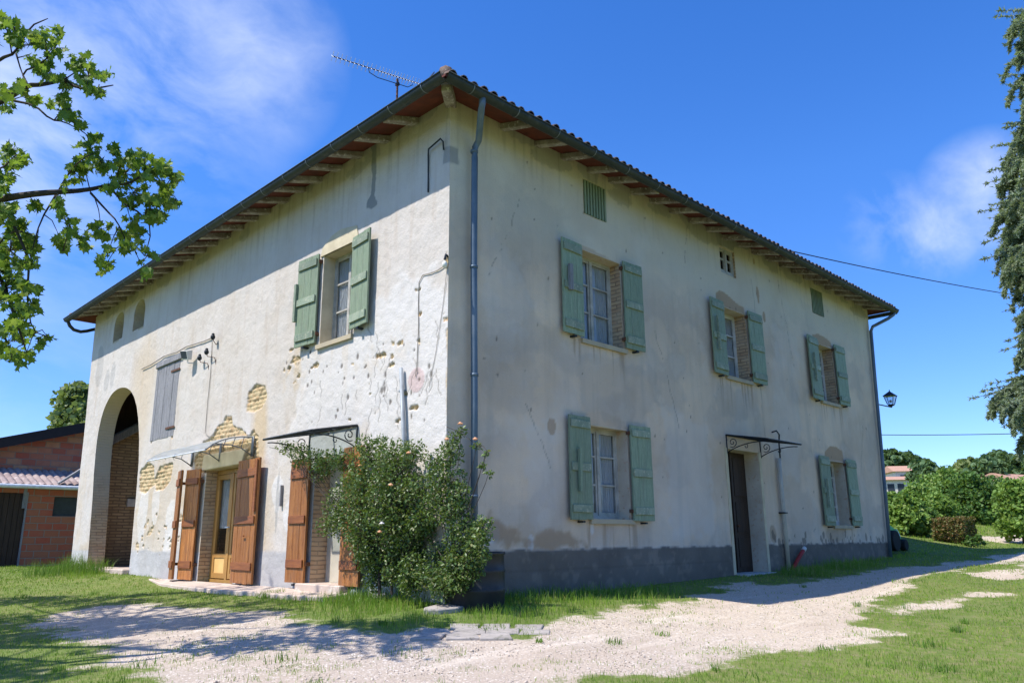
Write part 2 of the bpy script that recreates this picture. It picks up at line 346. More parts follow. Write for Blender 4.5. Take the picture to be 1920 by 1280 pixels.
class MB:
    def __init__(s, P=None): s.v = []; s.f = []; s.m = []; s.P = P or I
    def box(s, u0, u1, w0, w1, z0, z1, mi=0):
        b = len(s.v)
        for z in (z0, z1):
            for (u, w) in ((u0, w0), (u1, w0), (u1, w1), (u0, w1)): s.v.append(s.P(u, w, z))
        for q in ((0, 3, 2, 1), (4, 5, 6, 7), (0, 1, 5, 4), (1, 2, 6, 5), (2, 3, 7, 6), (3, 0, 4, 7)): s.f.append(tuple(b+i for i in q)); s.m.append(mi)
        return s
    def hexa(s, pts, mi=0):               # eight points: 4 bottom then 4 top
        b = len(s.v); s.v += [s.P(*p) for p in pts]
        for q in ((0, 3, 2, 1), (4, 5, 6, 7), (0, 1, 5, 4), (1, 2, 6, 5), (2, 3, 7, 6), (3, 0, 4, 7)): s.f.append(tuple(b+i for i in q)); s.m.append(mi)
        return s
    def tube(s, pts, r, n=8, mi=0, cap=True):
        pts = [np.asarray(s.P(*p), float) for p in pts]; rs = r if isinstance(r, (list, tuple, np.ndarray)) else [r]*len(pts)
        b = len(s.v); up = V(0, 0, 1.0)
        for i, p in enumerate(pts):
            d = pts[min(i+1, len(pts)-1)]-pts[max(i-1, 0)]; L = np.linalg.norm(d); d = d/(L if L else 1)
            a = np.cross(d, up)
            if np.linalg.norm(a) < .05: a = np.cross(d, V(1, 0, 0))
            a /= np.linalg.norm(a); c = np.cross(d, a)
            for k in range(n):
                t = 2*math.pi*k/n; s.v.append(p+rs[i]*(a*math.cos(t)+c*math.sin(t)))
        for i in range(len(pts)-1):
            for k in range(n): s.f.append((b+i*n+k, b+i*n+(k+1) % n, b+(i+1)*n+(k+1) % n, b+(i+1)*n+k)); s.m.append(mi)
        if cap:
            s.f.append(tuple(b+k for k in range(n))); s.m.append(mi); s.f.append(tuple(b+(len(pts)-1)*n+k for k in reversed(range(n)))); s.m.append(mi)
        return s
    def grid(s, rows, mi=0):              # rows of points -> quads
        b = len(s.v); n = len(rows[0])
        for r in rows: s.v += [s.P(*p) for p in r]
        for i in range(len(rows)-1):
            for k in range(n-1): s.f.append((b+i*n+k, b+i*n+k+1, b+(i+1)*n+k+1, b+(i+1)*n+k)); s.m.append(mi)
        return s
    def prism(s, poly, w0, w1, mi=0):     # polygon in (u, z)
        b = len(s.v); n = len(poly)
        s.v += [s.P(p[0], w0, p[1]) for p in poly]; s.v += [s.P(p[0], w1, p[1]) for p in poly]
        s.f.append(tuple(range(b, b+n))); s.f.append(tuple(reversed(range(b+n, b+2*n)))); s.m += [mi, mi]
        for k in range(n): s.f.append((b+k, b+(k+1) % n, b+n+(k+1) % n, b+n+k)); s.m.append(mi)
        return s
    def ball(s, c, r, n=10, sq=(1, 1, 1), jit=0, mi=0):
        b = len(s.v); c = V(*c); m = n//2
        for i in range(m+1):
            th = math.pi*i/m
            for k in range(n):
                ph = 2*math.pi*k/n; q = 1+jit*random.uniform(-1, 1) if 0 < i < m else 1
                s.v.append(np.asarray(s.P(*(c+r*q*V(sq[0]*math.sin(th)*math.cos(ph), sq[1]*math.sin(th)*math.sin(ph), sq[2]*math.cos(th))))))
        for i in range(m):
            for k in range(n): s.f.append((b+i*n+k, b+i*n+(k+1) % n, b+(i+1)*n+(k+1) % n, b+(i+1)*n+k)); s.m.append(mi)
        return s
    def build(s, name, mats, parent=None, smooth=False, bevel=0):
        me = mesh_from(name, s.v, s.f, [MAT[x] if isinstance(x, str) else x for x in (mats if isinstance(mats, (list, tuple)) else [mats])], s.m, smooth)
        import bmesh
        bm = bmesh.new(); bm.from_mesh(me); bmesh.ops.recalc_face_normals(bm, faces=bm.faces[:])
        if bevel: bmesh.ops.bevel(bm, geom=bm.edges[:], offset=bevel, segments=1, affect='EDGES')
        bm.to_mesh(me); bm.free()
        return link(name, me, parent)

# ================================================================== THE HOUSE
LX, LY, ZT = 16.2, 16.4, 6.86
house = thing('farmhouse', 'large old two storey farmhouse with peeling cream render, green shutters and a carriage arch', 'house', (8, 8, -.8))

def wall_face(name, P, u0, u1, z0, z1, step, rects, arches, maskfn, lean, mat):
    us = np.arange(u0, u1+step*.5, step); zs = np.arange(z0, z1+step*.5, step)
    for (a, b, c, d) in rects:
        for v, arr in ((a, us), (b, us), (c, zs), (d, zs)): arr[np.argmin(abs(arr-v))] = v
    U, Z = np.meshgrid(us, zs, indexing='ij'); nu, nz = U.shape
    cu_ = (U[:-1, :-1]+U[1:, 1:])/2; cz_ = (Z[:-1, :-1]+Z[1:, 1:])/2
    drop = np.zeros(cu_.shape, bool)
    for (a, b, c, d) in rects: drop |= (cu_ > a) & (cu_ < b) & (cz_ > c) & (cz_ < d)
    for poly in arches:
        ins = sdpoly(cu_, cz_, poly) > 0; drop |= ins
        tv = np.zeros(U.shape, int); cnt = np.zeros(U.shape, int)
        for du in (0, 1):
            for dz in (0, 1):
                tv[du:nu-1+du, dz:nz-1+dz] += ins; cnt[du:nu-1+du, dz:nz-1+dz] += 1
        edge = (tv > 0) & (tv < 4)
        ii, jj = np.nonzero(edge); pu = U[ii, jj]; pz = Z[ii, jj]; best = np.full(len(pu), 1e9); bu = pu.copy(); bz = pz.copy()
        poly = np.array(poly)
        for k in range(len(poly)):
            A = poly[k]; B = poly[(k+1) % len(poly)]; e = B-A
            t = np.clip(((pu-A[0])*e[0]+(pz-A[1])*e[1])/max(e@e, 1e-9), 0, 1); qu = A[0]+e[0]*t; qz = A[1]+e[1]*t
            dd = (pu-qu)**2+(pz-qz)**2; m = dd < best; best[m] = dd[m]; bu[m] = qu[m]; bz[m] = qz[m]
        U[ii, jj] = bu; Z[ii, jj] = bz
    w, M, N2, VV = maskfn(U, Z)
    X = U+lean(U, Z)
    idx = np.arange(nu*nz).reshape(nu, nz); keep = ~drop
    q = np.stack([idx[:-1, :-1][keep], idx[1:, :-1][keep], idx[1:, 1:][keep], idx[:-1, 1:][keep]], 1)
    if P is PR: vv = np.stack([X.ravel(), -w.ravel(), Z.ravel()], 1)
    else: vv = np.stack([-w.ravel(), X.ravel(), Z.ravel()], 1); q = q[:, ::-1]
    me = fast_mesh(name, vv, q.ravel(), 4, MAT[mat], smooth=True)
    for nm, arr in (('M', M), ('N2', N2), ('V', VV)): set_attr(me, nm, np.stack([c.ravel() for c in arr], 1))
    return link(name, me, house)

def ell(U, Z, c, ru, rz, soft=.35):
    r = np.sqrt(((U-c[0])/ru)**2+((Z-c[1])/rz)**2); return 1-sstep(1-soft, 1+soft, r)
def blobpoly(U, Z, pts, nz, amt=.06, soft=.012):
    lo = np.min(pts, 0)-.4; hi = np.max(pts, 0)+.4; out = np.zeros(U.shape)
    m = (U > lo[0]) & (U < hi[0]) & (Z > lo[1]) & (Z < hi[1])
    if m.any(): out[m] = sstep(-soft, soft, sdpoly(U[m], Z[m], pts)+(nz[m]-.5)*amt*2)
    return out
LP = lambda pts: [Lw(*p) for p in pts]
RP = lambda pts: [Rw(*p) for p in pts]
arch_front = [(14.72, -1.2), (14.72, -.6), (14.95, 1.2), (15.12, 2.0), (15.2, 2.74), (15.12, 3.27), (14.9, 3.7), (14.42, 4.02), (13.92, 4.10), (13.34, 4.05), (12.82, 3.84), (12.43, 3.5), (12.12, 3.02), (11.93, 2.5), (11.80, 1.9), (11.72, .8), (11.64, -.6), (11.64, -1.2)]
def smooth_poly(p, it=2):
    p = [V(*q) for q in p]
    for _ in range(it):
        r = [p[0]]
        for a, b in zip(p[:-1], p[1:]): r += [a*.75+b*.25, a*.25+b*.75]
        r.append(p[-1]); p = r
    return [tuple(q) for q in p]
arch_front = smooth_poly(arch_front)
def small_arch(a0, a1, z0, z1):
    pts = [(a0, z0)]; r = (a1-a0)/2; m = (a0+a1)/2; zc = z1-r*1.0
    for k in range(13): t = math.pi-math.pi*k/12; pts.append((m+r*math.cos(t), zc+r*math.sin(t)))
    pts.append((a1, z0)); return pts
sa1 = small_arch(14.12, 14.86, 5.56, 6.38); sa2 = small_arch(12.55, 13.33, 5.58, 6.42)
Lrect = [(2.50, 3.56, 3.40, 5.10), (6.26, 7.82, -1.2, 1.49), (2.45, 3.47, -1.2, 1.38), (9.86, 11.12, 2.42, 4.20)]
Rrect = [(3.03, 4.23, 3.38, 5.06), (7.86, 8.94, 3.41, 4.99), (12.58, 13.62, 3.42, 4.96), (3.10, 4.22, .32, 1.89), (12.50, 13.55, .28, 1.88),
         (3.22, 3.88, 5.79, 6.48), (8.0, 8.67, 5.82, 6.46), (12.65, 13.35, 5.80, 6.50), (7.66, 8.98, -1.2, 1.82)]
def L_masks(U, Z):
    n1 = fbm(U*2.2, Z*2.2, 1); n2 = fbm(U*7, Z*7, 2); n3 = fbm(U*1.0, Z*1.0, 3); n4 = fbm(U*18, Z*18, 4, 2); n5 = fbm(U*22, Z*22, 6, 2)
    brick = np.zeros(U.shape); och = np.zeros(U.shape); white = np.zeros(U.shape); cem = np.zeros(U.shape); spk = np.zeros(U.shape); pink = np.zeros(U.shape)
    nz = n2*.55+n1*.2+n5*.25
    P1 = LP([(375, 849), (381, 833), (394, 827), (405, 811), (409, 804), (421, 798), (423, 786), (431, 785), (433, 800), (440, 808), (453, 811), (458, 816), (464, 826), (469, 822), (474, 811), (480, 823), (482, 866), (456, 869), (369, 882), (366, 862)])
    P2 = LP([(465, 764), (467, 738), (480, 727), (495, 728), (496, 745), (490, 758), (475, 768)])
    P3 = LP([(262, 917), (264, 885), (277, 873), (287, 878), (287, 905), (272, 920)])
    P4 = LP([(291, 900), (300, 880), (322, 872), (318, 896), (305, 914), (294, 912)])
    for pp in (P1, P2, P3, P4): brick = np.maximum(brick, blobpoly(U, Z, pp, nz+.5, .07))
    hl = [(548, 655, 5, 4), (553, 676, 8, 9), (543, 690, 3, 6), (560, 706, 3, 4), (590, 686, 9, 5), (660, 683, 4, 3), (715, 666, 14, 6), (706, 668, 6, 4), (748, 643, 9, 4), (737, 645, 4, 3), (784, 640, 6, 6),
          (760, 737, 4, 6), (775, 764, 14, 3), (783, 543, 6, 3), (838, 598, 5, 6), (840, 492, 7, 11), (693, 722, 3, 5), (735, 668, 3, 4), (735, 684, 5, 3), (655, 786, 4, 2), (787, 590, 3, 2), (744, 790, 3, 3), (694, 738, 3, 3), (548, 715, 4, 5), (533, 695, 3, 5)]
    for (x, y, rx, ry) in hl:
        c = Lw(x, y); e = Lw(x+rx, y); g = Lw(x, y+ry)
        brick = np.maximum(brick, sstep(.50, .53, ell(U, Z, c, abs(c[0]-e[0])*.9+.012, abs(c[1]-g[1])*.75+.012, .8)*.8+(n2-.5)*1.1+(n5-.5)*.9)*ell(U, Z, c, abs(c[0]-e[0])*1.8+.03, abs(c[1]-g[1])*1.6+.03, .1))
    for k in range(60):
        x = rng.normal(670, 90); y = rng.normal(710, 60)
        if not (535 < x < 832 and 640 < y < 830): continue
        c = Lw(x, y); r = rng.uniform(.012, .035)
        spk = np.maximum(spk, .8*ell(U, Z, c, r, r*rng.uniform(.8, 2), .4))
    for k in range(26):                   # torn creeper roots left on the render: thin ragged strokes
        x = rng.choice([590, 655, 700, 715, 738, 780, 800, 812]) + rng.uniform(-14, 14); y = rng.uniform(620, 800); c = Lw(x, y); Ls = rng.uniform(.08, .3); sl = rng.uniform(-.5, .5)
        d = abs((U-c[0])-sl*(Z-c[1])-.02*np.sin(Z*30+k)); spk = np.maximum(spk, .6*(1-sstep(.004, .014, d))*(abs(Z-c[1]) < Ls))
    # crumbling joints round openings and at the foot
    foot = blobpoly(U, Z, [(8.9, -.05), (8.9, .55), (9.4, .35), (10.2, .6), (11.2, .3), (11.4, -.05)], nz, .5); brick = np.maximum(brick, foot*sstep(.60, .63, n2)*.8); och = np.maximum(och, .55*blobpoly(U, Z, [(8.9, -.1), (8.9, 1.0), (9.6, 1.6), (10.6, 1.2), (11.5, 1.5), (11.7, -.1)], nz, .5, .05)*sstep(.42, .6, n1))
    for (a, b, c, d) in Lrect[3:]: 
        e = np.minimum(abs(U-a)+9*(Z < c-.1)+9*(Z > d+.1), abs(U-b)+9*(Z < c-.1)+9*(Z > d+.1)); brick = np.maximum(brick, sstep(.0, .03, .12*n2-e-.01))
    corner = sstep(.0, .02, .13*fbm(U*0, Z*3.5, 8, 4)-.045-U-.045*(Z > 3)); brick = np.maximum(brick, corner*.7)
    sp2 = Lw(484, 770); och = np.maximum(och, .75*ell(U, Z, (sp2[0]-.12, 1.95), .30, .95, .4))
    och = np.maximum(och, .35*sstep(.5, .7, n3)*sstep(3.5, 0, Z)); och = np.maximum(och, .55*ell(U, Z, (10.2, .9), 1.4, 1.0, .6)*n1*1.5)
    och = np.maximum(och, .45*ell(U, Z, (12.1, 3.6), .8, 1.6, .5)); och = np.maximum(och, .16*sstep(6.3, 6.8, Z+.3*n1))
    for (x, y, ru, rz) in ((560, 700, .3, .5), (545, 712, .25, .35), (700, 672, .6, .3), (748, 645, .4, .3)): och = np.maximum(och, .5*ell(U, Z, Lw(x, y), ru, rz, .8)*sstep(.35, .7, n2))
    for (x, y, ru, rz, am) in ((268, 960, .30, .75, .8), (292, 945, .25, .5, .7), (318, 985, .35, .7, .8), (335, 1000, .2, .5, .7), (520, 930, .22, .35, .9), (770, 700, 1.6, 1.6, .75), (620, 750, 1.4, 1.1, .6), (540, 965, .2, .3, .7)):
        white = np.maximum(white, am*sstep(.40, .62, ell(U, Z, Lw(x, y), ru, rz, .6)*.9+(n1-.5)*1.0))
    cem = np.maximum(cem, blobpoly(U, Z, LP([(696, 270), (706, 270), (705, 330), (702, 365), (707, 383), (697, 393), (688, 390), (687, 382), (695, 365), (697, 330)]), nz, .05))
    cem = np.maximum(cem, .75*blobpoly(U, Z, [(-.1, 5.66), (-.1, 5.96), (.14, 5.96), (.16, 5.7)], nz, .02))
    for (x, y, rx, rz) in ((188, 690, .13, .6), (212, 700, .09, .35), (200, 715, .1, .3)): cem = np.maximum(cem, .35*sstep(.4, .6, ell(U, Z, Lw(x, y), rx*2, rz, .6)+(n1-.5)*.9))
    cem = np.maximum(cem, .5*sstep(.45, .5, ell(U, Z, Lw(520, 940), .05, .55, .3)))
    for k in range(14): c = (rng.uniform(0, 16), rng.uniform(6.45, 6.75)); cem = np.maximum(cem, .4*sstep(.45, .55, ell(U, Z, c, rng.uniform(.15, .4), rng.uniform(.1, .25), .7)+(n2-.5)))
    pink = blobpoly(U, Z, [(Lw(781, 712)[0]+.20*math.cos(t), Lw(781, 712)[1]+.20*math.sin(t)) for t in np.linspace(0, 6.28, 16)], nz, .03)*.75
    plinth = sstep(.03, -.03, Z+.17+(n1-.5)*.12*(U > 2.4))*np.where(U > 2.4, .72+.25*n1, 1.0)
    plinth = np.where((U < 2.45), sstep(.015, -.015, Z+.165)*1.0, plinth)  # near the corner the plinth grey runs full, deepened for the bush's shade
    runsL = fbm(U*15, Z*.6, 28, 3); spk = np.maximum(spk, .22*sstep(.56, .72, runsL)*sstep(5.4, 6.6, Z)); och = np.maximum(och, .4*sstep(.54, .70, runsL)*sstep(2.0, 3.3, Z)*(Z < 3.35)*(U > 2.3)*(U < 3.8))
    # brickwork relief
    row = np.floor(Z/.088+.25*np.sin(U*1.3)); jz = (Z/.088+.25*np.sin(U*1.3)) % 1; uu = U/.30+.5*(row % 2)+TAB[(row.astype(int)) & 255, 7]*.3; ju = uu % 1
    joint = np.maximum(1-sstep(.06, .2, np.minimum(jz, 1-jz)), 1-sstep(.03, .09, np.minimum(ju, 1-ju)))
    tone = TAB[row.astype(int) & 255, np.floor(uu).astype(int) & 255]
    w = (n1-.5)*.018+(n2-.5)*.009+(n4-.5)*.003-brick*(.022+joint*.020-(tone-.5)*.018-(n4-.5)*.02)-spk*.012+white*.003+pink*.006
    w = w*np.where((U < .03), .3, 1)
    w = w-.0*cem
    return w, (brick, plinth*(1-brick), och*(1-white*.7)), (white*(1-brick), cem*(1-brick), spk), (joint, tone*.8, pink)
def R_masks(U, Z):
    n1 = fbm(U*2.2, Z*2.2, 21); n2 = fbm(U*7, Z*7, 22); n3 = fbm(U*.9, Z*.9, 23)
    nz = n2*.6+n1*.4; o = np.zeros(U.shape); brick = o.copy(); och = o.copy(); white = o.copy(); cem = o.copy(); spk = o.copy()
    for pts, am in (([(1343, 566), (1342, 548), (1349, 544), (1360, 549), (1378, 566), (1394, 576), (1396, 590), (1370, 582)], .95), ([(1525, 645), (1523, 628), (1535, 625), (1548, 634), (1557, 641), (1560, 652)], .95),
                    ([(1546, 863), (1547, 846), (1556, 836), (1568, 836), (1579, 846), (1583, 866)], .95), ([(1078, 470), (1076, 455), (1110, 468), (1160, 492), (1163, 505), (1120, 485)], .5), ([(1095, 795), (1098, 775), (1125, 768), (1172, 790), (1176, 806)], .35)):
        och = np.maximum(och, am*blobpoly(U, Z, RP(pts), nz, .04))
    och = np.maximum(och, .95*blobpoly(U, Z, RP([(905, 985), (915, 965), (950, 985), (1000, 1005), (1030, 992), (1060, 992), (1092, 1010), (1100, 1024), (960, 1026), (905, 1005)]), nz, .22, .08))
    for (x, y, ru, rz, am) in ((1035, 800, .10, .14, .8), (1421, 552, .07, .22, .9), (1433, 594, .075, .13, .9), (1414, 490, .05, .08, .9), (1568, 1000, .6, .2, .5), (1450, 1000, .15, .2, .7)):
        och = np.maximum(och, am*sstep(.4, .6, ell(U, Z, Rw(x, y), ru, rz, .5)+(n2-.5)*.5))
    for pts, am in (([(1337, 424), (1350, 428), (1375, 440), (1400, 455), (1403, 468), (1378, 462), (1374, 470), (1347, 458)], .7),): cem = np.maximum(cem, am*blobpoly(U, Z, RP(pts), nz, .06))
    cem = np.maximum(cem, .75*blobpoly(U, Z, [(-.1, 5.66), (-.1, 5.96), (.16, 5.96), (.18, 5.68)], nz, .03))
    for k in range(24): c = (rng.uniform(.3, 16), rng.uniform(6.45, 6.8)); cem = np.maximum(cem, .45*sstep(.45, .55, ell(U, Z, c, rng.uniform(.2, .5), rng.uniform(.08, .22), .7)+(n2-.5)))
    for (x, y, ru, rz) in ((925, 1000, .13, .14), (996, 1016, .07, .11), (1110, 985, .05, .15)): white = np.maximum(white, .9*sstep(.4, .6, ell(U, Z, Rw(x, y), ru, rz, .5)+(n2-.5)*.5))
    for (a, b, z0, z1) in ((4.6, 5.1, 3.05, 5.9), (2.3, 3.0, .2, 3.2), (8.1, 9.0, 2.3, 3.2)):
        white = np.maximum(white, .18*blobpoly(U, Z, [(a, z0), (b, z0), (b, z1), (a, z1)], nz, .4, .2))
    for k in range(90):
        c = (rng.uniform(.2, 16), rng.uniform(0, 6.3)); r = rng.uniform(.008, .022); spk = np.maximum(spk, .75*ell(U, Z, c, r, r*rng.uniform(.8, 2), .4))
    for k in range(46):
        c = (rng.uniform(9.3, 16), -.14+abs(rng.normal(0, .12))); r = rng.uniform(.02, .07); spk = np.maximum(spk, .6*sstep(.4, .6, ell(U, Z, c, r, r*1.6, .4)+(n2-.5)))
    for pts, am in (([(1085, 665), (1230, 690), (1238, 760), (1180, 805), (1092, 770)], .20), ([(905, 640), (965, 600), (1012, 640), (1000, 760), (925, 780)], .14), ([(1345, 718), (1402, 735), (1402, 790), (1342, 782)], .22), ([(950, 350), (1060, 390), (1068, 470), (985, 530), (915, 470)], .12), ([(1180, 560), (1260, 560), (1300, 700), (1220, 720)], .10), ([(1500, 560), (1600, 600), (1610, 660), (1520, 640)], .10)):
        cem = np.maximum(cem, am*blobpoly(U, Z, RP(pts), nz, .28, .05))
    for pts, am in (([(1240, 760), (1330, 800), (1345, 1000), (1262, 1010)], .30), ([(990, 800), (1052, 790), (1052, 1000), (985, 990)], .25), ([(1450, 600), (1500, 640), (1500, 900), (1452, 880)], .25), ([(905, 380), (1000, 560), (950, 700), (905, 620)], .2)):
        white = np.maximum(white, am*blobpoly(U, Z, RP(pts), nz, .35, .08))
    runs = fbm(U*16, Z*.6, 27, 3)
    for (a, b, z0, z1) in Rrect[:5]:
        below = ((U > a-.25) & (U < b+.25))*1.0; och = np.maximum(och, .55*sstep(.52, .68, runs)*below*sstep(z0-1.1, z0-.1, Z)*(Z < z0)); spk = np.maximum(spk, .16*sstep(.60, .72, runs)*below*sstep(z0-.8, z0-.1, Z)*(Z < z0))
    spk = np.maximum(spk, .22*sstep(.58, .72, runs)*sstep(5.6, 6.6, Z))
    for (u0_, z0_, sl_, ln) in ((1.2, 4.8, .5, 1.6), (5.6, 3.0, -.35, 1.9), (6.6, 6.0, .2, 1.2), (11.0, 5.2, -.2, 2.2), (14.9, 2.4, .4, 1.7), (1.9, 1.6, -.6, 1.0)):
        dd_ = abs((U-u0_)-sl_*(Z-z0_)-.10*(fbm(Z*3+u0_, U*0, 29)-.5)*2); spk = np.maximum(spk, .45*(1-sstep(.003, .02, dd_))*(abs(Z-z0_) < ln/2)*(n2 > .42))
    d = abs(U-9.42-.06*np.sin(Z*1.7)-.02*n2); spk = np.maximum(spk, .35*(1-sstep(.004, .02, d))*(Z > 2.2)*(n1 > .38))
    och = np.maximum(och, .35*sstep(6.35, 6.8, Z+.35*(n1-.5))); och = np.maximum(och, .22*sstep(.45, .75, n3))
    plinth = sstep(.015, -.015, Z+.15+(n2-.5)*.05+(n1-.5)*.03)*(1-.12*sstep(.55, .7, n2)); och = np.maximum(och, .5*sstep(-.5, -.8, Z+.3*(n1-.5)))
    spk = np.maximum(spk, .25*(1-sstep(.0, .012, abs(Z+.45)))*(U < 7.4)); 
    for uj in (1.75, 2.6, 3.3, 4.4, 5.9): spk = np.maximum(spk, .2*(1-sstep(.0, .012, abs(U-uj)))*(Z < -.16)*(Z > -.45))
    w = (n1-.5)*.022+(n2-.5)*.009+plinth*.012-spk*.01-och*.008+white*.004
    w = w*np.where((U < .03), .3, 1)
    return w, (brick, plinth*.95, och), (white, cem, spk), (o, o, o)
wl = wall_face('wall', PL, 0, LY, -1.2, ZT, .019, Lrect, [arch_front, sa1, sa2], L_masks, lambda U, Z: sstep(15.2, LY, U)*np.interp(Z, [-1.2, 6.8], [-.32, .32]), 'wall_sun')
wl['label'] = 'sunlit gable wall of cream render with patches of bare brick'
wr = wall_face('wall', PR, 0, LX, -1.2, ZT, .03, Rrect, [], R_masks, lambda U, Z: sstep(14.4, LX, U)*np.interp(Z, [-1.2, 6.8], [-.36, .42]), 'wall_shade')
wr['label'] = 'shaded long wall of mottled grey cream render above a grey plinth'
T = .46
b = MB()                                 # rear walls, inner leaf, floors
b.box(LX-.3, LX, .3, LY-.02, -1.2, ZT); b.box(.3, LX, LY-.3, LY, -1.2, ZT)
b.build('wall', 'cement', house)
def lining(P, u0, u1, z0, z1, rects, arches):
    pass
# rooms behind the openings: boxes painted near-black for indoor shade, open to the front
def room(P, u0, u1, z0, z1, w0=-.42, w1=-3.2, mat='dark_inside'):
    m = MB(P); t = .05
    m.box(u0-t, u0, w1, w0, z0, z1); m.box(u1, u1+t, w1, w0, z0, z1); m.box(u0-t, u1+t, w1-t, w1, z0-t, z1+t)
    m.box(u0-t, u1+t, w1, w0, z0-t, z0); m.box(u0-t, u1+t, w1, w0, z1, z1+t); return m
def reveal(P, u0, u1, z0, z1, depth, mats, bottom=True):
    """side, top and bottom faces of an opening, butting the back of the render"""
    m = MB(P); t = .012; e = .0
    m.box(u0-t, u0, -depth, -e, z0-t, z1+t, 0); m.box(u1, u1+t, -depth, -e, z0-t, z1+t, 0)
    m.box(u0, u1, -depth, -e, z1, z1+t, 1)
    if bottom: m.box(u0, u1, -depth, -e, z0-t, z0, 1)
    m.build('reveal', mats, house)
def collar(P, pts, w0, w1, name, mat):   # reveal of an arched opening
    m = MB(P); m.grid([[(p[0], w0, p[1]) for p in pts], [(p[0], (w0+w1)/2, p[1]) for p in pts], [(p[0], w1, p[1]) for p in pts]])
    return m.build(name, mat, house)

def window(P, u0, u1, z0, z1, depth, cols, rows, fmat, curtain=True, sill=True, reveal_mats=('reveal_brick', 'reveal_plaster'), roomd=2.2, glazing=.03, top_off=0):
    reveal(P, u0, u1, z0, z1, depth+.1, reveal_mats)
    m = MB(P); f = .05; d = -depth
    m.box(u0, u0+f, d-.06, d, z0, z1); m.box(u1-f, u1, d-.06, d, z0, z1); m.box(u0+f, u1-f, d-.06, d, z1-f, z1); m.box(u0+f, u1-f, d-.06, d+.01, z0, z0+f+.02)
    mid = (u0+u1)/2
    if cols > 1: m.box(mid-.035, mid+.035, d-.05, d+.015, z0+f+.02, z1-f)
    halves = [(u0+f, mid-.035), (mid+.035, u1-f)] if cols > 1 else [(u0+f, u1-f)]
    for (a, c) in halves:
        s_ = .035; m.box(a, a+s_, d-.045, d-.01, z0+f+.02, z1-f); m.box(c-s_, c, d-.045, d-.01, z0+f+.02, z1-f)
        m.box(a+s_, c-s_, d-.045, d-.01, z0+f+.02, z0+f+.07); m.box(a+s_, c-s_, d-.045, d-.01, z1-f-s_, z1-f)
        for k in range(1, rows):
            zz = z0+f+.05+(z1-z0-2*f)*k/rows; m.box(a+s_, c-s_, d-.042, d-.012, zz-glazing/2, zz+glazing/2)
    fr = m.build('window', fmat, house)
    g = MB(P); g.grid([[(u0+f, d-.03, z0+f), (u1-f, d-.03, z0+f)], [(u0+f, d-.03, z1-f), (u1-f, d-.03, z1-f)]]); g.build('pane', 'glass', fr)
    if curtain:
        for (a, c) in halves:
            rows_ = []
            for i in range(9):
                z = z0+.04+(z1-z0-.08)*i/8
                rows_.append([(a+(c-a)*k/40, d-.075+.022*math.sin(k*1.25+.6*math.sin(i*.7)), z) for k in range(41)])
            cm = MB(P); cm.grid(rows_); cm.build('curtain', 'curtain', fr, smooth=True)
    if sill:
        s_ = MB(P); s_.box(u0-.02, u1+.06, -depth, .055, z0-.075, z0+.004); s_.build('sill', 'sill', fr)
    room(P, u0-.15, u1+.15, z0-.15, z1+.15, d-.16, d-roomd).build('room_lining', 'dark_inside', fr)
    return fr
def rotP(P, hu, hw, ang):                # leaf swung about its hinge (hu, hw)
    c, s_ = math.cos(ang), math.sin(ang)
    return lambda u, w, z: P(hu+(u-hu)*c-(w-hw)*s_, hw+(u-hu)*s_+(w-hw)*c, z)
def shutter(P, u0, u1, z0, z1, hinge, ang, mats, battens=3, bar=None, w0=.05, th=.032, parent=house, name='shutter', bw=.13, zig=False):
    hu = u0 if hinge == 'lo' else u1; Q = rotP(P, hu, w0, ang if hinge == 'lo' else -ang)
    m = MB(Q); n = 3 if u1-u0 < .8 else 5; wd = (u1-u0)/n
    for k in range(n):
        j = random.uniform(-.006, .006); m.box(u0+k*wd+.002, u0+(k+1)*wd-.002, w0, w0+th+random.uniform(-.002, .002), z0+j, z1+j)
    m.box(u0+.01, u1-.01, w0-.006, w0+.004, z0+.01, z1-.01)
    sh = m.build(name, mats[0], parent)
    zs = [z0+.17, (z0+z1)/2, z1-.14] if battens == 3 else [z0+.3, (z0+z1)/2, z1-.25]
    for zc in zs:
        q = MB(Q); q.box(u0+.03, u1-.03, w0+th+.002, w0+th+.028, zc-bw/2+random.uniform(-.01, .01), zc+bw/2); q.build('batten', mats[1], sh, bevel=.004)
    if bar == 'out' or bar == 'in':
        uc = (u0+.12) if (bar == 'out') == (hinge == 'hi') else (u1-.12)
        uc = u0+.14 if bar == 'out' else u1-.14
        q = MB(Q); q.box(uc-.035, uc+.035, w0+th+.003, w0+th+.05, (z0+z1)/2-.12, (z0+z1)/2+.38); q.build('bar', mats[1], sh)
    for zc in (zs[0], zs[-1]): MB(P).box(hu-.02, hu+.02, -.01, w0+.02, zc-.03, zc+.03).build('hinge', 'rust', sh)
    q = MB(P); q.box((u0+u1)/2-.02, (u0+u1)/2+.04, .0, w0+.07, z0-.05, z0-.02); q.build('catch', 'iron', sh)
    return sh
GP2 = ('green_paint', 'green_batten')
def bar_at(P, Q_u, z0, z1, w, parent, mat='green_batten', hw=.03):
    q = MB(P); q.box(Q_u-hw, Q_u+hw, w, w+.05, z0, z1); q.build('bar', mat, parent)

